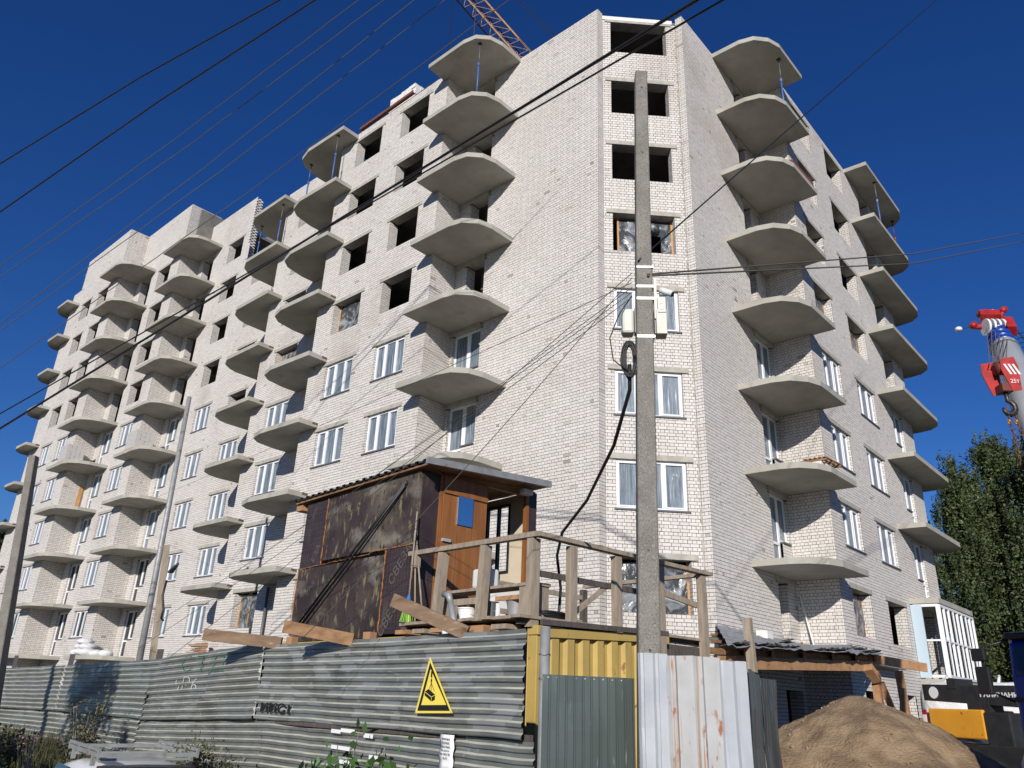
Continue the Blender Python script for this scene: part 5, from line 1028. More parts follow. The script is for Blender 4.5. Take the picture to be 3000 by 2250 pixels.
for a, b, w in (((19.55, 6.2, -.1), (19.5, 6.2, 2.55), .17), ((20.7, 5.95, -.1), (20.4, 5.95, 2.6), .16), ((19.5, 6.1, 2.3), (20.6, 5.8, .2), .12), ((20.2, 5.85, 2.2), (19.4, 5.95, -.05), .12), ((19.4, 6.15, 2.35), (19.05, 6.2, 2.6), .2)): MB().bar(a, b, w, w * .8, up=(1, 0, 0)).build('post' if w > .15 else 'brace', 'wood4', cy)
for dv, nm in ((.05, 'purlin'), (.35, 'purlin'), (.7, 'purlin')): MB().bar(FL.lerp(BL, dv) + V((-.2, 0, .17 - .35 * dv)), FR_.lerp(BRr, dv) + V((.2, 0, .15 - .35 * dv)), .16, .05).build(nm, 'wood2', cy)
MB().bar(FL + V((-.2, .05, .17)), FR_ + V((.2, .05, .17)), .03, .10).build('front_board', 'wood2', cy)
nu, nv = 46, 12; 
def sheet_fn(u, v):
    f = FL.lerp(FR_, u) + V((-.25, -.3, .25)); b = BL.lerp(BRr, u); 
    b.y = 9.99 if b.x < 24.8 else 8.59
    p = f.lerp(b, v); p.z += 0.05 * mn.noise(V((u * 30, v * 9, 0))) + .04 * mn.noise(V((u * 80, v * 3, 5))); return p
vs = [sheet_fn(i / nu, j / nv) for j in range(nv + 1) for i in range(nu + 1)]; fs = [(j * (nu + 1) + i, j * (nu + 1) + i + 1, (j + 1) * (nu + 1) + i + 1, (j + 1) * (nu + 1) + i) for j in range(nv) for i in range(nu)]
M['tar'] = mat('grey_tar_sheeting', (0.24, 0.25, 0.26), (0.33, 0.34, 0.35), rough=0.6, scale=1.5, stretch=(1, 1, 1), bump=0.6, bscale=7, bdist=.05, spots=[((0.42, 0.42, 0.42), 5, .62, .72)])
M['slate'] = mat('dirty_slate_sheet', (0.24, 0.22, 0.17), (0.16, 0.145, 0.115), rough=0.9, scale=3, bump=0.5, bscale=9)
solid(MB().add(vs, fs).build('roof_sheeting', 'tar', cy), .01)
for i in range(16):   # curled sheet edges and loose strips
    u = .04 + i * .06 + random.uniform(-.02, .02); v = random.choice((0.0, .35, .6, .02)) if u > .25 else 0.0; a = sheet_fn(u, v) + V((0, 0, .03)); b = sheet_fn(min(1, u + .07), v) + V((0, 0, .03)); n = 6
    top_ = [a.lerp(b, k / n) + V((0, 0, .02 + .05 * random.random())) for k in range(n + 1)]; bot = [a.lerp(b, k / n) + V((.1, .35, .0)) for k in range(n + 1)]
    solid(MB().add(top_ + bot, [(k, k + 1, k + n + 2, k + n + 1) for k in range(n)]).build('loose_strip', 'tar' if i % 3 else 'slate', cy), .006)
vs = []; 
for j in range(5):
    for i in range(21): u = i / 20; vs.append(V((15.5 + 7.5 * u, 8.3, 2.98)).lerp(V((19.4 + 4.5 * u, 9.98, 3.42)), j / 4) + V((0, 0, .05 * mn.noise(V((u * 25, j, 3))))))
solid(MB().add(vs, [(j * 21 + i, j * 21 + i + 1, (j + 1) * 21 + i + 1, (j + 1) * 21 + i) for j in range(4) for i in range(20)]).build('slate_sheet', 'slate', cy), .012)
o = MB().box((19.3, 8.6, 3.28), (19.65, 8.9, 3.48)).build('white_block', 'block', None, origin=(18, 8, 3), bevel=.01); tag(o, 'single white block lying on the canopy sheeting', 'block')
o = MB().box((25.0, 8.2, 3.05), (29.0, 8.58, 3.30)).build('concrete_ledge', 'slab', BLD, bevel=.01)
MB().bar((13.2, 6.2, 2.2), (13.25, 6.25, 3.1), .14, .1, up=(1, 0, 0)).build('stub_post', 'wood', cy)
# sand
SC = V((13.75, 4.75, 0)); nr, na = 90, 200; vs = [V((SC.x, SC.y, 1.80))]; fs = []
for i in range(1, nr + 1):
    rad = 4.6 * (i / nr) ** 1.0
    for k in range(na):
        a = 2 * math.pi * k / na; x, y = SC.x + rad * math.cos(a), SC.y + rad * math.sin(a)
        z = 1.90 - 0.63 * (math.sqrt(rad * rad + .12) - .34) ; nz = mn.noise(V((x * .9, y * .9, 0))) * .22 + mn.noise(V((x * 3, y * 3, 2))) * .07 + mn.noise(V((x * 9, y * 9, 4))) * .035 + mn.noise(V((x * 20, y * 20, 7))) * .015
        z += nz * min(1, rad / 1.2); z += 0.10 * math.sin(a * 5 + 1) * min(1, rad / 2) * .5; vs.append(V((x, y, max(z, -.15))))
for k in range(na): fs.append((0, 1 + k, 1 + (k + 1) % na))
for i in range(nr - 1):
    for k in range(na): a = 1 + i * na + k; b = 1 + i * na + (k + 1) % na; fs.append((a, a + na, b + na, b))
o = MB().add(vs, fs).build('sand_heap', 'sand', None, True, origin=SC); sand_ = o; tag(o, 'large heap of brown sand in front of the timber canopy', 'sand heap')
rd = random.Random(5); mb = MB()
for i in range(260):
    a = rd.uniform(0, 6.283); rad = rd.uniform(.3, 4.3); x, y = SC.x + rad * math.cos(a), SC.y + rad * math.sin(a)
    z = 1.90 - 0.63 * (math.sqrt(rad * rad + .12) - .34) + (mn.noise(V((x * .9, y * .9, 0))) * .22 + mn.noise(V((x * 3, y * 3, 2))) * .07) * min(1, rad / 1.2) + .1 * math.sin(a * 5 + 1) * min(1, rad / 2) * .5
    if z > 0: sz = rd.uniform(.012, .05); mb.sph((x, y, z), (sz, sz * rd.uniform(.7, 1.2), sz * .7), 6, 4, .5)
o2 = mb.build('clods', 'sand', sand_); o2['kind'] = 'stuff'
# shovel / sawhorse behind
r = thing('sawhorse', 'rough wooden sawhorse standing behind the sand under the canopy', 'sawhorse', (20.6, 7.2, 0)); MB().bar((20.0, 7.3, 1.55), (22.0, 6.9, 1.5), .08, .1).build('top_beam', 'wood3', r)
for a, b in (((20.2, 7.2, 1.5), (20.5, 7.0, .0)), ((20.3, 7.4, 1.5), (20.0, 7.6, 0)), ((21.8, 6.9, 1.5), (22.0, 6.7, 0)), ((21.8, 7.0, 1.5), (21.7, 7.3, 0))): MB().bar(a, b, .06, .05).build('leg', 'wood4', r)

# ---------------------------------------------------------------- cranes
def face_box(mb, a, b, z0, z1, th, side):  # slab between plan points a-b, thickness th towards side
    a, b = V((*a, 0)), V((*b, 0)); return mb.ob(a + UZ * z0, b - a, V((*side, 0)).normalized() * th, UZ * (z1 - z0))
tk = thing('truck_crane', 'truck crane with black stowed boom, amber counterweight and blue cab at the right edge', 'truck crane', (19, 4, 0))
A_, Bq = V((19.75, 5.32, 0)), V((18.70, 3.36, 0)); dn = (Bq - A_).normalized(); sn = V((dn.y, -dn.x, 0)); sn = sn if sn.dot(-A_) > 0 else -sn
mb = MB(); mb.add([A_ + UZ * 1.96, Bq + UZ * 1.86, Bq + UZ * 2.26, A_ + UZ * 2.29] + [p - sn * .5 for p in (A_ + UZ * 1.96, Bq + UZ * 1.86, Bq + UZ * 2.26, A_ + UZ * 2.29)], [(0, 1, 2, 3), (7, 6, 5, 4), (0, 4, 5, 1), (1, 5, 6, 2), (2, 6, 7, 3), (3, 7, 4, 0)]); bo = mb.build('stowed_boom', 'blackp', tk, bevel=.01)
c = A_.lerp(Bq, .13) + UZ * 2.12 + sn * .004; MB().tube([c, c + sn * .006], .12, 24).build('round_emblem', 'white', bo)
text('ГАЛИЧАНИН', .115, A_.lerp(Bq, .86) + UZ * 2.08 + sn * .004, dn, UZ, 'white', bo, 'lettering', sx=1.35, bold=.004)
p = A_.lerp(Bq, .34); mb = MB(); mb.ob(p - dn * .08 + UZ * 2.2 + sn * .02, dn * .22, -sn * .5, UZ * .20); mb.ob(p + dn * .35 + UZ * 1.76 + sn * .03, dn * .5, -sn * .4, UZ * .2); mb.build('boom_bracket', 'blackp', bo)
p = A_.lerp(Bq, .07); q = A_.lerp(Bq, .67); MB().ob(p + UZ * 1.24 + sn * .1, q - p, -sn * .9, UZ * .56).build('counterweight', 'amber', tk, bevel=.03)
MB().ob(A_.lerp(Bq, .675) + UZ * .9 + sn * .1, (Bq - A_) * .26, -sn * .9, UZ * .86).build('engine_housing', 'blackp', tk, bevel=.03); MB().ob(A_.lerp(Bq, .10) + UZ * .65 + sn * .15, (Bq - A_) * 1.6, -sn * 1.6, UZ * .5).build('chassis', 'blackp', tk, bevel=.02)
mb = MB(); mb.ob(A_.lerp(Bq, .02) + UZ * 1.35 + sn * .12, dn * .09, sn * .02, UZ * .42); mb.build('striped_board', 'red', tk); MB().ob(A_.lerp(Bq, .02) + UZ * 1.52 + sn * .142, dn * .09, sn * .01, UZ * .15).build('white_stripe', 'white', tk)
for t in (.45, 1.15):
    c = A_.lerp(Bq, t) + UZ * .46 + sn * .25; w_ = MB().tube([c, c - sn * .3], .46, 28).build('wheel', 'tire', tk, bevel=.04); MB().tube([c + sn * .003, c + sn * .02], [.28, .22], 20).build('rim', 'pipe', w_); MB().tube([c + sn * .02, c + sn * .06], .09, 12).build('hub', 'box', w_)
mb = MB(); c = A_.lerp(Bq, .46) + UZ * .25 + sn * .5
MB().ob(A_.lerp(Bq, .70) + UZ * .1 + sn * .3, dn * .12, -sn * .5, UZ * .75).build('mudflap', 'box', tk)
# cab (its left edge enters the picture)
ca, cb = V((12.83, 2.32, 0)), V((12.03, 0.2, 0)); cd = (cb - ca).normalized(); cn_ = V((-cd.y, cd.x, 0)); cn_ = cn_ if cn_.dot(ca) > 0 else -cn_
prof = [(0, .75), (.0, 2.15), (.06, 2.60), (.2, 2.72), (1.9, 2.72), (1.9, .75)]
vs = [ca + cn_ * y + UZ * z for y, z in prof] + [cb + cn_ * y + UZ * z for y, z in prof]; n = 6
cabo = MB().add(vs, [tuple(range(n)), tuple(range(n, 2 * n))[::-1]] + [(i + n, (i + 1) % n + n, (i + 1) % n, i) for i in range(n)]).build('cab', 'blue', tk, bevel=.05)
mb = MB(); mb.add([ca + cd * .09 + UZ * 2.19 - cn_ * .008, cb - cd * .1 + UZ * 2.19 - cn_ * .008, cb - cd * .1 + UZ * 2.55 + cn_ * .04, ca + cd * .09 + UZ * 2.55 + cn_ * .04], [(0, 1, 2, 3)]); solid(mb.build('windscreen', 'dglass', cabo), .006)
MB().ob(ca + cd * .02 + UZ * 2.64 + cn_ * -.05, cd * 2.2, cn_ * .35, UZ * .09).build('sun_visor', 'blackp', cabo, bevel=.03); MB().ob(ca + cd * .0 + UZ * 2.70 + cn_ * .1, cd * 2.2, cn_ * 1.6, UZ * .05).build('roof_fairing', 'blackp', cabo, bevel=.03)
text('ГАЛИЧАНИН', .14, ca + cd * .82 + UZ * 2.08 - cn_ * .015, cd, UZ, 'white', cabo, 'lettering', sx=1.2, bold=.004)
hl_ = MB().ob(ca + cd * .10 + UZ * 1.42 - cn_ * .03, cd * .3, cn_ * .06, UZ * .17).build('headlight', 'plastic', cabo, bevel=.015); MB().ob(ca + cd * .0 + UZ * 1.85 - cn_ * .015, cd * 2.0, cn_ * .05, UZ * .05).build('grille_bar', 'blackp', cabo)
MB().ob(ca - cd * .02 + UZ * .62 - cn_ * .08, cd * 2.3, cn_ * .35, UZ * .26).build('bumper', 'blue', cabo, bevel=.03)
mm = MB(); mm.tube([ca + UZ * 2.62, ca - cd * .28 - cn_ * .1 + UZ * 2.55, ca - cd * .32 - cn_ * .1 + UZ * 2.0, ca + UZ * 1.85], .018, 6); mm.build('mirror_arm', 'black', cabo, True)
MB().ob(ca - cd * .42 - cn_ * .15 + UZ * 2.36, cd * .2, cn_ * .07, UZ * .17).build('mirror', 'black', cabo, bevel=.02); MB().ob(ca - cd * .40 - cn_ * .15 + UZ * 1.93, cd * .2, cn_ * .07, UZ * .36).build('mirror', 'black', cabo, bevel=.02)
# telescopic crane with hook block
bc = thing('mobile_crane_boom', 'grey telescopic crane boom with red head and blue collar at the right edge', 'crane boom', (10.4, .8, 0))
H0 = V((13.90, 1.70, 7.39)); bd = V((-1.07, -.29, -1.46)).normalized(); E0 = H0 + bd * 6.6
MB().tube([H0 + bd * .1, E0], [.205, .30], 16).build('boom_section', 'boomgrey', bc, True)
sx = bd.cross(UZ).normalized(); sy = sx.cross(bd)
for i, (t, rr, m_) in enumerate(((-.42, .165, 'blue'), (-.33, .15, 'blackp'), (-.25, .18, 'blue'), (-.16, .165, 'blackp'), (-.08, .195, 'blue'), (.0, .18, 'blackp'), (.07, .21, 'blue'), (.16, .205, 'boomgrey'), (.23, .215, 'sill'))): MB().tube([H0 + bd * t, H0 + bd * (t + .06)], rr, 14).build('collar', m_, bc, True)
MB().tube([H0 - bd * .5, H0 + bd * .1], .15, 12).build('inner_section', 'blackp', bc, True)
hd = H0 - bd * .62; mb = MB()
vL = V((-.62, .78, 0)) * 1.0    # image-left direction
mb.ob(hd + vL * -.12 - bd * .0, vL * .34, -bd * .18, sy * .25); mb.tube([hd + vL * .1, hd + vL * .38 - UZ * .02], [.06, .04], 8); mb.tube([hd - vL * .05 + UZ * .08, hd - vL * .2 + UZ * .3], [.05, .035], 8); mb.tube([hd + vL * .15 + UZ * .1, hd + vL * .22 + UZ * .24], [.045, .03], 8); mb.ob(hd - vL * .3, vL * .16, bd * .35, sy * .2); mb.build('boom_head', 'red', bc, bevel=.015)
for i in range(4):
    c = hd + vL * (.24 - .085 * i) - V((.78, .62, 0)) * .12 - UZ * .08; w_ = MB().tube([c, c - vL * .035], .15, 22).build('sheave', 'white', bc, bevel=.006)
for c, rr in ((hd + vL * .36 + UZ * .02, .055), (hd + vL * .2 + UZ * .24, .055), (hd - vL * .2 + UZ * .32, .055), (hd - vL * .12 + UZ * .12, .05)): MB().tube([c - V((.78, .62, 0)) * .05, c + V((.78, .62, 0)) * .05], rr, 14).build('pin_lug', 'red', bc, True)
MB().box(tuple(hd + UZ * .22 - V((.04, .04, 0))), tuple(hd + UZ * .32 + V((.05, .05, 0)))).build('beacon', 'white', bc, bevel=.015); MB().sph(hd + vL * .62 - UZ * .06, (.06, .06, .045), 10, 8).build('wind_gauge', 'white', bc, True); MB().tube([hd + vL * .38, hd + vL * .58 - UZ * .06], .006, 5).build('gauge_arm', 'black', bc)
for i in range(4): p = H0 + bd * (-.35 + i * .16) - vL * .28; MB().tube([p, p - vL * .14 + UZ * .03], .008, 5).build('cable_guide', 'black', bc)
MB().tube([hd - vL * .28 + UZ * .1, H0 + bd * .2 - vL * .42, H0 + bd * 3 - vL * .5], .007, 5).build('hoist_rope', 'black', bc)
# carrier under the boom foot (outside the picture on the right)
MB().ob(E0 + V((-.75, -.55, -.95)), (1.3, -.1, 0), (.1, 1.15, 0), UZ * .95).build('slewing_platform', 'red', bc, bevel=.04); MB().ob(V((8.6, -1.3, .55)), (2.9, -.2, 0), (.15, 2.1, 0), UZ * .4).build('carrier_frame', 'blackp', bc, bevel=.03)
MB().tube([E0 + V((-.1, -.1, -1.3)), E0 + V((-.1, -.1, -.9))], .5, 20).build('slewing_ring', 'sill', bc)
for x in (8.9, 11.0):
    for y in (-1.35, .62): w_ = MB().tube([(x, y, .46), (x, y + .28, .46)], .47, 24).build('wheel', 'tire', bc, bevel=.03); MB().tube([(x, y - .01, .46), (x, y + .29, .46)], .22, 16).build('rim', 'pipe', w_)
# ropes and hook block
hkt = V((12.30, 1.60, 6.40)); Y2 = V((.78, .62, 0))
for i in range(6):
    a = hd + vL * (.24 - .07 * i) - Y2 * .16 - UZ * .12; b = hkt + vL * (.14 - .045 * i); MB().tube([a, b], .007, 5).build('hoist_rope', 'rope', bc)
hb = thing('hook_block', 'red hook block with white stripes marked 25 t hanging from the grey boom', 'hook block', hkt - UZ * .2)
def plate(off, m='red'):
    pts = [(-.11, .06), (.09, .10), (.13, -.05), (.11, -.42), (-.02, -.44), (-.12, -.1)]; C = hkt + off
    vs = [C - vL * x + UZ * z for x, z in pts] + [C - vL * x + UZ * z + Y2 * .015 for x, z in pts]; n = 6
    return MB().add(vs, [tuple(range(n)), tuple(range(n, 2 * n))[::-1]] + [((i + 1) % n, i, i + n, (i + 1) % n + n) for i in range(n)]).build('cheek_plate', m, hb)
plate(-Y2 * .1 - vL * .07); plate(Y2 * .1 + vL * .1); C = hkt - Y2 * .1 - vL * .07
for i in range(3): mb = MB(); a = C - Y2 * .003 - vL * (-.08 + .06 * i) - UZ * .02; mb.add([a, a - vL * .03, a - vL * .10 - UZ * .16, a - vL * .07 - UZ * .16] + [p - Y2 * .002 for p in (a, a - vL * .03, a - vL * .10 - UZ * .16, a - vL * .07 - UZ * .16)], [(0, 1, 2, 3), (4, 5, 6, 7)]); mb.build('white_stripe', 'white', hb)
text('25т', .085, C - Y2 * .008 - vL * .03 - UZ * .29, -vL, UZ, 'white', hb, 'lettering', extrude=.001)
for i in range(3): c = hkt + vL * (.06 - .05 * i) - UZ * .05; MB().tube([c - vL * .012, c + vL * .012], .10, 16).build('sheave', 'darkred', hb, True)
MB().ob(hkt - Y2 * .09 + vL * .08 - UZ * .43, -vL * .16, Y2 * .18, UZ * .12).build('cross_head', 'darkred', hb)
hk = [hkt - UZ * .42] + [hkt - UZ * .66 + V((.62, -.78, 0)) * (.085 * math.sin(a)) + UZ * (.10 * math.cos(a)) for a in [0, .6, 1.2, 1.8, 2.4, 3.0, 3.6, 4.2, 4.7]]
MB().tube(hk, [.03, .03, .035, .042, .046, .048, .045, .038, .028, .015], 8).build('hook', 'blackp', hb, True)
cg = thing('chain_sling', 'pair of rusty chains hanging from the crane hook down in front of the birches', 'chain', hkt - UZ * .8)
for k, (dx, ex) in enumerate(((.03, -.05), (-.07, -.14))):
    a0 = hkt - UZ * .80 + vL * dx; a1 = hkt - UZ * 2.6 + vL * ex; mb = MB(); n = 34
    for i in range(n):
        c = a0.lerp(a1, i / n); u = vL if i % 2 else Y2
        mb.tube([c + u * .016 * math.cos(t) + UZ * .034 * math.sin(t) for t in [q * math.pi / 4 for q in range(9)]], .0075, 4)
    mb.build('chain', 'rustchain', cg); MB().tube([a0 + UZ * .16 - vL * dx * .5, a0 + UZ * .08 + vL * .02, a0], .012, 6).build('link', 'rustchain', cg); MB().ob(a0 - UZ * .1 - vL * .02, vL * .04, Y2 * .03, UZ * .07).build('tag', 'amber', cg)
# tower crane behind the roof
tc_ = thing('tower_crane', 'worn orange lattice tower crane jib slanting up behind the roof', 'tower crane', (44, 40, 0))
Aj, Bj = V((38.4, 45.9, 72.0)), V((47.0, 38.2, 57.5)); dj = (Bj - Aj).normalized(); u1 = dj.cross(UZ).normalized(); u2 = u1.cross(dj); wj = 1.5; ch = [V((0, 0, 0)) + u1 * wj * a + u2 * wj * b for a, b in ((-.5, -.5), (.5, -.5), (.5, .5), (-.5, .5))]
for i, c in enumerate(ch): MB().tube([Aj + c, Bj + c], .11 if i in (1, 2) else .085, 6).build('chord', 'crane' if i in (1, 2) else 'darkred', tc_)
Lj = (Bj - Aj).length; nb = 12
for i in range(nb):
    a = Aj + dj * Lj * i / nb; b = Aj + dj * Lj * (i + 1) / nb; mb = MB()
    for k in range(4):
        c0, c1 = ch[k], ch[(k + 1) % 4]; mb.tube([a + c0, b + c1], .035, 5); mb.tube([a + c0, a + c1], .035, 5); 
    mb.build('lattice_bay', 'crane2', tc_)
MB().tube([Bj, V((50, 36, 45)), V((52, 35, 0))], .6, 8).build('mast', 'crane', tc_)
for a, b, lab in (((35.42, 42.08, 64.5), (35.43, 42.07, 50.0), 'left hoist rope hanging behind the top balcony slab'), ((37.1, 40.6, 65.0), (37.1, 40.5, 50.0), 'right hoist rope hanging behind the top balcony slab'), ((39.2, 38.6, 65.8), (44.5, 32.6, 55.5), 'left guy rope of the tower crane'), ((39.6, 38.2, 65.8), (44.9, 32.2, 55.5), 'right guy rope of the tower crane')):
    MB().tube([a, b], .035, 5).build('rope', 'black', tc_)
# white bulk bags
def bigbag(label, c, s=1.0):
    r = thing('bulk_bag', label, 'bulk bag', c, 'white bulk bags behind the truck crane'); mb = MB(); N = 14
    mb.sph((0, 0, 0), 1, 20, 14); vs = []
    for v in mb.v:
        x, y, z = v; k = max(abs(x), abs(y), abs(z)); f = (abs(x) ** 4 + abs(y) ** 4 + abs(z) ** 4) ** -.25
        p = V((x * f, y * f, z * f)); p *= 1 + .06 * mn.noise(p * 2.2 + V(c)); vs.append(V(c) + V((p.x * .62 * s, p.y * .62 * s, p.z * .62 * s + .6 * s)))
    b2 = MB(); b2.v = vs; b2.f = mb.f; b2.build('bag', 'bag', r, True); MB().tube([V(c) + V((-.3, 0, 1.2 * s)), V(c) + V((-.1, 0, 1.36 * s)), V(c) + V((.15, .05, 1.24 * s))], .03, 6).build('lifting_loop', 'bag', r, True)
bigbag('white bulk bag at the left end of the row, top tier', (21.9, 5.28, 1.2), 1.0); bigbag('white bulk bag second in the top tier behind the boom', (21.6, 4.12, 1.2), 1.0); bigbag('white bulk bag third in the top tier next to the cab', (21.3, 3.0, 1.15), 1.0)
bigbag('white bulk bag at the left end of the bottom tier', (21.95, 5.3, -.02), 1.0); bigbag('white bulk bag in the middle of the bottom tier', (21.6, 4.1, -.02), 1.0); bigbag('white bulk bag in the bottom tier next to the cab', (21.3, 2.95, -.02), 1.0)
bigbag('white bulk bag nearer the street behind the cab', (17.2, 2.55, 0.0), 1.0)

# ---------------------------------------------------------------- car with roof rack
CC = V((5.2, 10.5, -.89)); hd_ = R(80); ff = V((math.cos(hd_), math.sin(hd_), 0)); ss = V((ff.y, -ff.x, 0))
car = thing('parked_car', 'white hatchback with black rear window and a roof rack below the fence', 'car', CC)
def cpt(x, y, z): return CC + ff * x + ss * y + UZ * z   # x forward from the tail, y to the right
secs = [(0, .72, .45, .55, .95), (.08, .80, .30, .60, 1.0), (.5, .83, .25, .62, 1.42), (1.0, .84, .22, .62, 1.49), (1.9, .84, .22, .62, 1.50), (2.6, .84, .22, .60, 1.42), (3.2, .84, .22, .66, 1.0), (3.9, .80, .25, .6, .86), (4.15, .70, .35, .5, .6)]
vs = []; 
for x, hw, zb, tw, zt in secs:
    belt = min(.95, zt * .97)
    for y, z in ((-hw * .9, zb), (-hw, zb + .15), (-hw, belt * .85), (-hw * .96, belt), (-tw, zt - .05 * (zt > 1.2)), (-tw * .8, zt), (0, zt + .015), (tw * .8, zt), (tw, zt - .05 * (zt > 1.2)), (hw * .96, belt), (hw, belt * .85), (hw, zb + .15), (hw * .9, zb)): vs.append(cpt(x, y, z))
k = 13; fs = [(i * k + j, i * k + j + 1, (i + 1) * k + j + 1, (i + 1) * k + j) for i in range(len(secs) - 1) for j in range(k - 1)] + [tuple(range(k)), tuple(range((len(secs) - 1) * k, len(secs) * k))[::-1]]
MB().add(vs, fs).build('body', 'carwhite', car, True)
mb = MB(); mb.add([cpt(.05, -.66, 1.0), cpt(.05, .66, 1.0), cpt(.44, .56, 1.475), cpt(.44, -.56, 1.475)], [(0, 1, 2, 3)]); solid(mb.build('rear_window', 'dglass', car), .02)
mb = MB(); mb.ob(cpt(.38, -.58, 1.46), ff * .3, ss * 1.16, UZ * .045); mb.build('rear_spoiler', 'blackp', car, bevel=.015)
for x0, x1 in ((.75, 1.55), (1.65, 2.6)):
    for sgn in (-1, 1): mb = MB(); mb.add([cpt(x0 + .05, sgn * .835, .98), cpt(x1, sgn * .835, .98), cpt(x1 - .12, sgn * .66, 1.40), cpt(x0 + .12, sgn * .66, 1.40)], [(0, 1, 2, 3)]); solid(mb.build('side_window', 'dglass', car), .03)
for x in (.75, 3.3):
    for sgn in (-1, 1):
        c = cpt(x, sgn * .80, .31); w_ = MB().tube([c - ss * .1 * sgn, c + ss * .08 * sgn], .31, 24).build('wheel', 'tire', car, bevel=.03); MB().tube([c + ss * .081 * sgn, c + ss * .09 * sgn], .2, 16).build('rim', 'pipe', w_)
for sgn in (-1, 1): MB().ob(cpt(.0, sgn * .72 - .06, .75), ss * .12, ff * .05, UZ * .22).build('tail_light', 'red', car, bevel=.01)
MB().ob(cpt(-.08, -.75, .35), ss * 1.5, ff * .15, UZ * .25).build('bumper', 'carwhite', car, bevel=.03); MB().ob(cpt(-.06, -.26, .62), ss * .52, ff * .015, UZ * .12).build('number_plate', 'white', car)
rk = thing('roof_rack', 'grey slatted roof rack on top of the white hatchback', 'roof rack', cpt(1.2, 0, 1.5))
for x in (.75, 1.95):
    MB().bar(cpt(x, -.62, 1.57), cpt(x, .62, 1.57), .05, .03).build('cross_bar', 'pipe', rk)
    for sgn in (-.62, .62): MB().bar(cpt(x, sgn, 1.50), cpt(x, sgn, 1.62), .05, .05).build('foot', 'pipe', rk)
for y in (-.62, .62): MB().bar(cpt(.5, y, 1.64), cpt(2.3, y, 1.64), .03, .05).build('side_rail', 'pipe', rk); MB().bar(cpt(.5, y, 1.70), cpt(2.3, y, 1.70), .03, .04).build('side_rail', 'pipe', rk)
for y in (-.62, .62):
    for x in (.5, 1.1, 1.7, 2.3): MB().bar(cpt(x, y, 1.60), cpt(x, y, 1.72), .03, .03).build('upright', 'pipe', rk)
for x in (.5, 2.3): MB().bar(cpt(x, -.62, 1.64), cpt(x, .62, 1.64), .03, .05).build('end_rail', 'pipe', rk)
# street under the car
st = MB(); st.add([(-40, -14, -.0), (3.3, -14, 0), (3.3, 60, 0), (-40, 60, 0)], [(0, 1, 2, 3)])
vs = []; sx_ = [-60, -20, -8, -4, -2, 0, 1, 2, 3, 4, 5]; sy_ = [5.6 + i for i in range(0, 60, 2)]
mb = MB().add([(x, y, gz(x, y) + .055) for y in sy_ for x in sx_], [(j * 11 + i, j * 11 + i + 1, (j + 1) * 11 + i + 1, (j + 1) * 11 + i) for j in range(len(sy_) - 1) for i in range(10)]); o = mb.build('street', 'asphalt'); o['kind'] = 'structure'

# ---------------------------------------------------------------- vegetation
def birch(label, base, h, rad, m, seed, nstr=900, leaf=.072, lower=.12, group='birches behind the right end of the building', droop=2.6, per=30, name='birch_tree'):
    rng = np.random.default_rng(seed); rd = random.Random(seed); r = thing(name, label, 'tree', base, group); bx_, by_, bz_ = base
    tp = [V(base)]; 
    for i in range(1, 9): tp.append(V((bx_ + rd.uniform(-.25, .25), by_ + rd.uniform(-.25, .25), bz_ + h * .93 * i / 8)))
    MB().tube(tp, [.22 * (1 - i / 9) + .03 for i in range(9)], 8).build('trunk', 'bark', r, True); lm = MB(); tips = []
    for i in range(44):
        t = rd.uniform(.16, 1.0) ** .9; p = V((bx_, by_, bz_ + h * t)); a = rd.uniform(0, 6.283); L_ = rad * min(1, max(0, 1.04 - t) / .62) ** .85 * rd.uniform(.5, 1.15) + .15; q = p + V((math.cos(a) * L_, math.sin(a) * L_, L_ * rd.uniform(.35, .9)))
        lm.tube([p, (p + q) / 2 + V((0, 0, .15)), q], [.05, .035, .012], 4); tips.append((p, q))
    lm.build('limbs', 'bark', r)
    pts = []
    for s in range(nstr):
        p, q = tips[rd.randrange(len(tips))]; c = p.lerp(q, rd.uniform(.35, 1.08)); c = c + V((rd.gauss(0, .27), rd.gauss(0, .27), rd.gauss(0, .3))); L_ = droop * rd.uniform(.25, 1.3)
        n = per; t = rng.uniform(0, 1, n); x = c.x + rng.normal(0, .05, n) + rd.uniform(-.15, .15) * t; y = c.y + rng.normal(0, .05, n); z = c.z - L_ * t
        ok = z > bz_ + lower * h * .5; pts.append(np.stack([x, y, z], 1)[ok])
    for t in np.linspace(.85, 1.0, 8):   # leader
        n = 12; pts.append(np.stack([bx_ + rng.normal(0, .25 * (1.15 - t) * 4, n), by_ + rng.normal(0, .25 * (1.15 - t) * 4, n), np.full(n, bz_ + h * t) + rng.normal(0, .2, n)], 1))
    vs, n = leaves(np.concatenate(pts), leaf, rng=rng); o = quads_object('crown', vs, n, m, r); o['kind'] = 'stuff' if False else 'thing'; del o['kind']
    return r
birch('birch with a slim pointed crown nearest to the building end', (44.3, 9.0, 0), 14.2, 2.9, 'leaf', 1, 1900)
birch('taller birch second from the building end', (46.5, 7.1, 0), 15.6, 3.2, 'leaf', 2, 2000)
birch('birch behind the crane chains with a ragged top', (44.0, 5.0, 0), 14.6, 3.0, 'leaf', 3, 1900)
birch('dark birch at the right edge of the picture', (43.5, 3.2, 0), 16.2, 3.4, 'leaf2', 4, 1900)
birch('broad dark birch low behind the glazed balcony', (50.5, 8.2, 0), 13.5, 3.6, 'leaf2', 5, 1800)
birch('broad dark birch behind the blue cab', (50.0, 4.2, 0), 14.0, 3.8, 'leaf2', 6, 1800)
birch('low bright birch in front of the darker ones near the cab', (40.0, 4.6, 0), 7.5, 1.9, 'leaf', 7, 900)
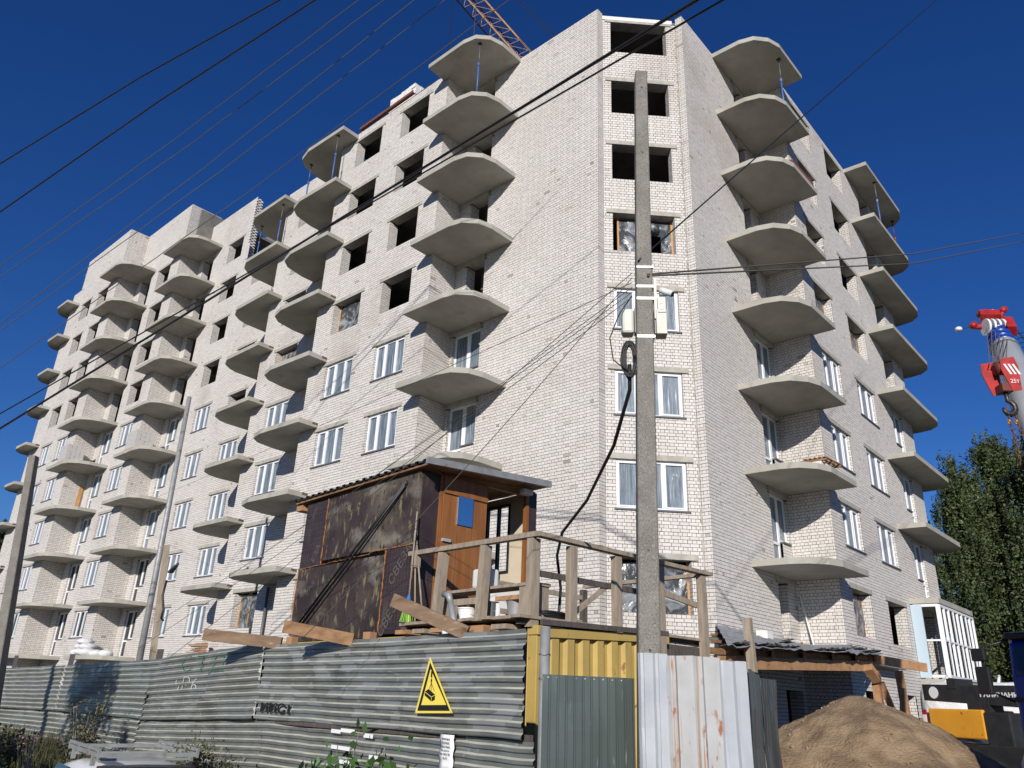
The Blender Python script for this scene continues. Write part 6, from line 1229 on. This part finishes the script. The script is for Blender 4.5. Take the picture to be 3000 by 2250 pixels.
birch('tree top peeping out at the far left edge', (22.5, 86, 0), 15.0, 4.0, 'leaf2', 8, 500, leaf=.3, group='', name='distant_tree')
birch('tree on the street side out of view left, whose shade falls on the fence', (-2.6, 12.6, -.8), 9.0, 2.3, 'leaf', 9, 300, leaf=.09, droop=1.0, group='', name='street_tree')
def shrub(label, name, base, h, w, m, n, leaf, seed, stems=7, cat='plant', spread=.5, base_leaf=.25):
    rd = random.Random(seed); rng = np.random.default_rng(seed); r = thing(name, label, cat, base); mb = MB(); pts = []
    for i in range(stems):
        a = rd.uniform(0, 6.28); L_ = rd.uniform(.6, 1) * h; q = V(base) + V((math.cos(a) * w * rd.uniform(.2, 1), math.sin(a) * w * rd.uniform(.2, 1), L_)); mdl = V(base).lerp(q, .5) + V((0, 0, .12 * h)); mb.tube([V(base), mdl, q], [.012, .009, .004], 5)
        k = n // stems; t = rng.uniform(base_leaf, 1.02, k)[:, None]; P = np.where(t < .5, np.array(base) + (np.array(mdl) - np.array(base)) * t * 2, np.array(mdl) + (np.array(q) - np.array(mdl)) * (t - .5) * 2); P = P + rng.normal(0, 1, (k, 3)) * np.array([.09, .09, .07]) * spread * 2; pts.append(P)
    mb.build('stems', 'bark', r); vs, c = leaves(np.concatenate(pts), leaf, rng=rng); quads_object('foliage', vs, c, m, r); return r
shrub('young ash sapling with glossy leaves, left of the two before the fence', 'sapling', (4.52, 6.0, -.3), 1.62, .3, 'leaf3', 330, .05, 11); shrub('young ash sapling with lighter green tip leaves, middle one before the fence', 'sapling', (4.76, 5.78, -.3), 1.52, .25, 'leaf3', 300, .055, 12); shrub('dark leafy sapling below the warning sign', 'sapling', (4.93, 5.6, -.3), 1.36, .22, 'leaf2', 330, .05, 13)
shrub('tall dry brown green weed standing against the fence right of the car', 'weed', (6.25, 11.3, -.55), 1.55, .5, 'leaf4', 1800, .03, 14, 16)
shrub('tall dry weed against the fence left of the car', 'weed', (6.3, 15.8, -.4), 1.7, .4, 'leaf4', 1200, .035, 15, 14); shrub('dark green bush with broad leaves at the lower left', 'bush', (5.3, 14.3, -.7), .85, .9, 'leaf3', 3200, .045, 16, 26, 'bush'); shrub('dark bush at the very left bottom corner', 'bush', (5.0, 17.0, -.7), .95, 1.2, 'leaf2', 3600, .055, 17, 26, 'bush')
shrub('pink flowering fireweed above the green bush', 'weed', (5.6, 16.0, -.5), 1.45, .5, 'pink', 70, .018, 18, 8, base_leaf=.8); shrub('pale yellow green weed among the left bushes', 'weed', (5.9, 18.4, -.5), 1.2, .8, 'leaf4', 2200, .04, 19, 18)
# grass at the foot of the fence
n = 26000; s = RNG.uniform(-.2, 32, n); dd = RNG.uniform(.05, 2.2, n) ** 1.3 * .6
px = np.array([[fpt(a).x, fpt(a).y, *fnorm(a)[:2]] for a in np.linspace(0, 32, 200)]); ii = np.clip((s / 32 * 199).astype(int), 0, 199)
X = px[ii, 0] + px[ii, 2] * dd + RNG.normal(0, .05, n); Y = px[ii, 1] + px[ii, 3] * dd + (s - np.linspace(0, 32, 200)[ii]); Zg = np.array([gz(a, b) for a, b in zip(X, Y)]); hgt = RNG.uniform(.08, .42, n) * (1 + .5 * np.sin(s * 2.1)); an = RNG.uniform(0, 6.28, n)
lx = RNG.normal(0, .1, n); ly = RNG.normal(0, .1, n); w = .008
vs = np.stack([np.stack([X - w * np.cos(an), Y - w * np.sin(an), Zg], 1), np.stack([X + w * np.cos(an), Y + w * np.sin(an), Zg], 1), np.stack([X + lx + .003, Y + ly, Zg + hgt], 1), np.stack([X + lx - .003, Y + ly, Zg + hgt], 1)], 1).reshape(-1, 3)
o = quads_object('grass', vs, n, 'leaf4'); tag(o, 'rough grass and weeds growing along the foot of the fence', 'grass', kind='stuff')
print('done', len(bpy.data.objects))
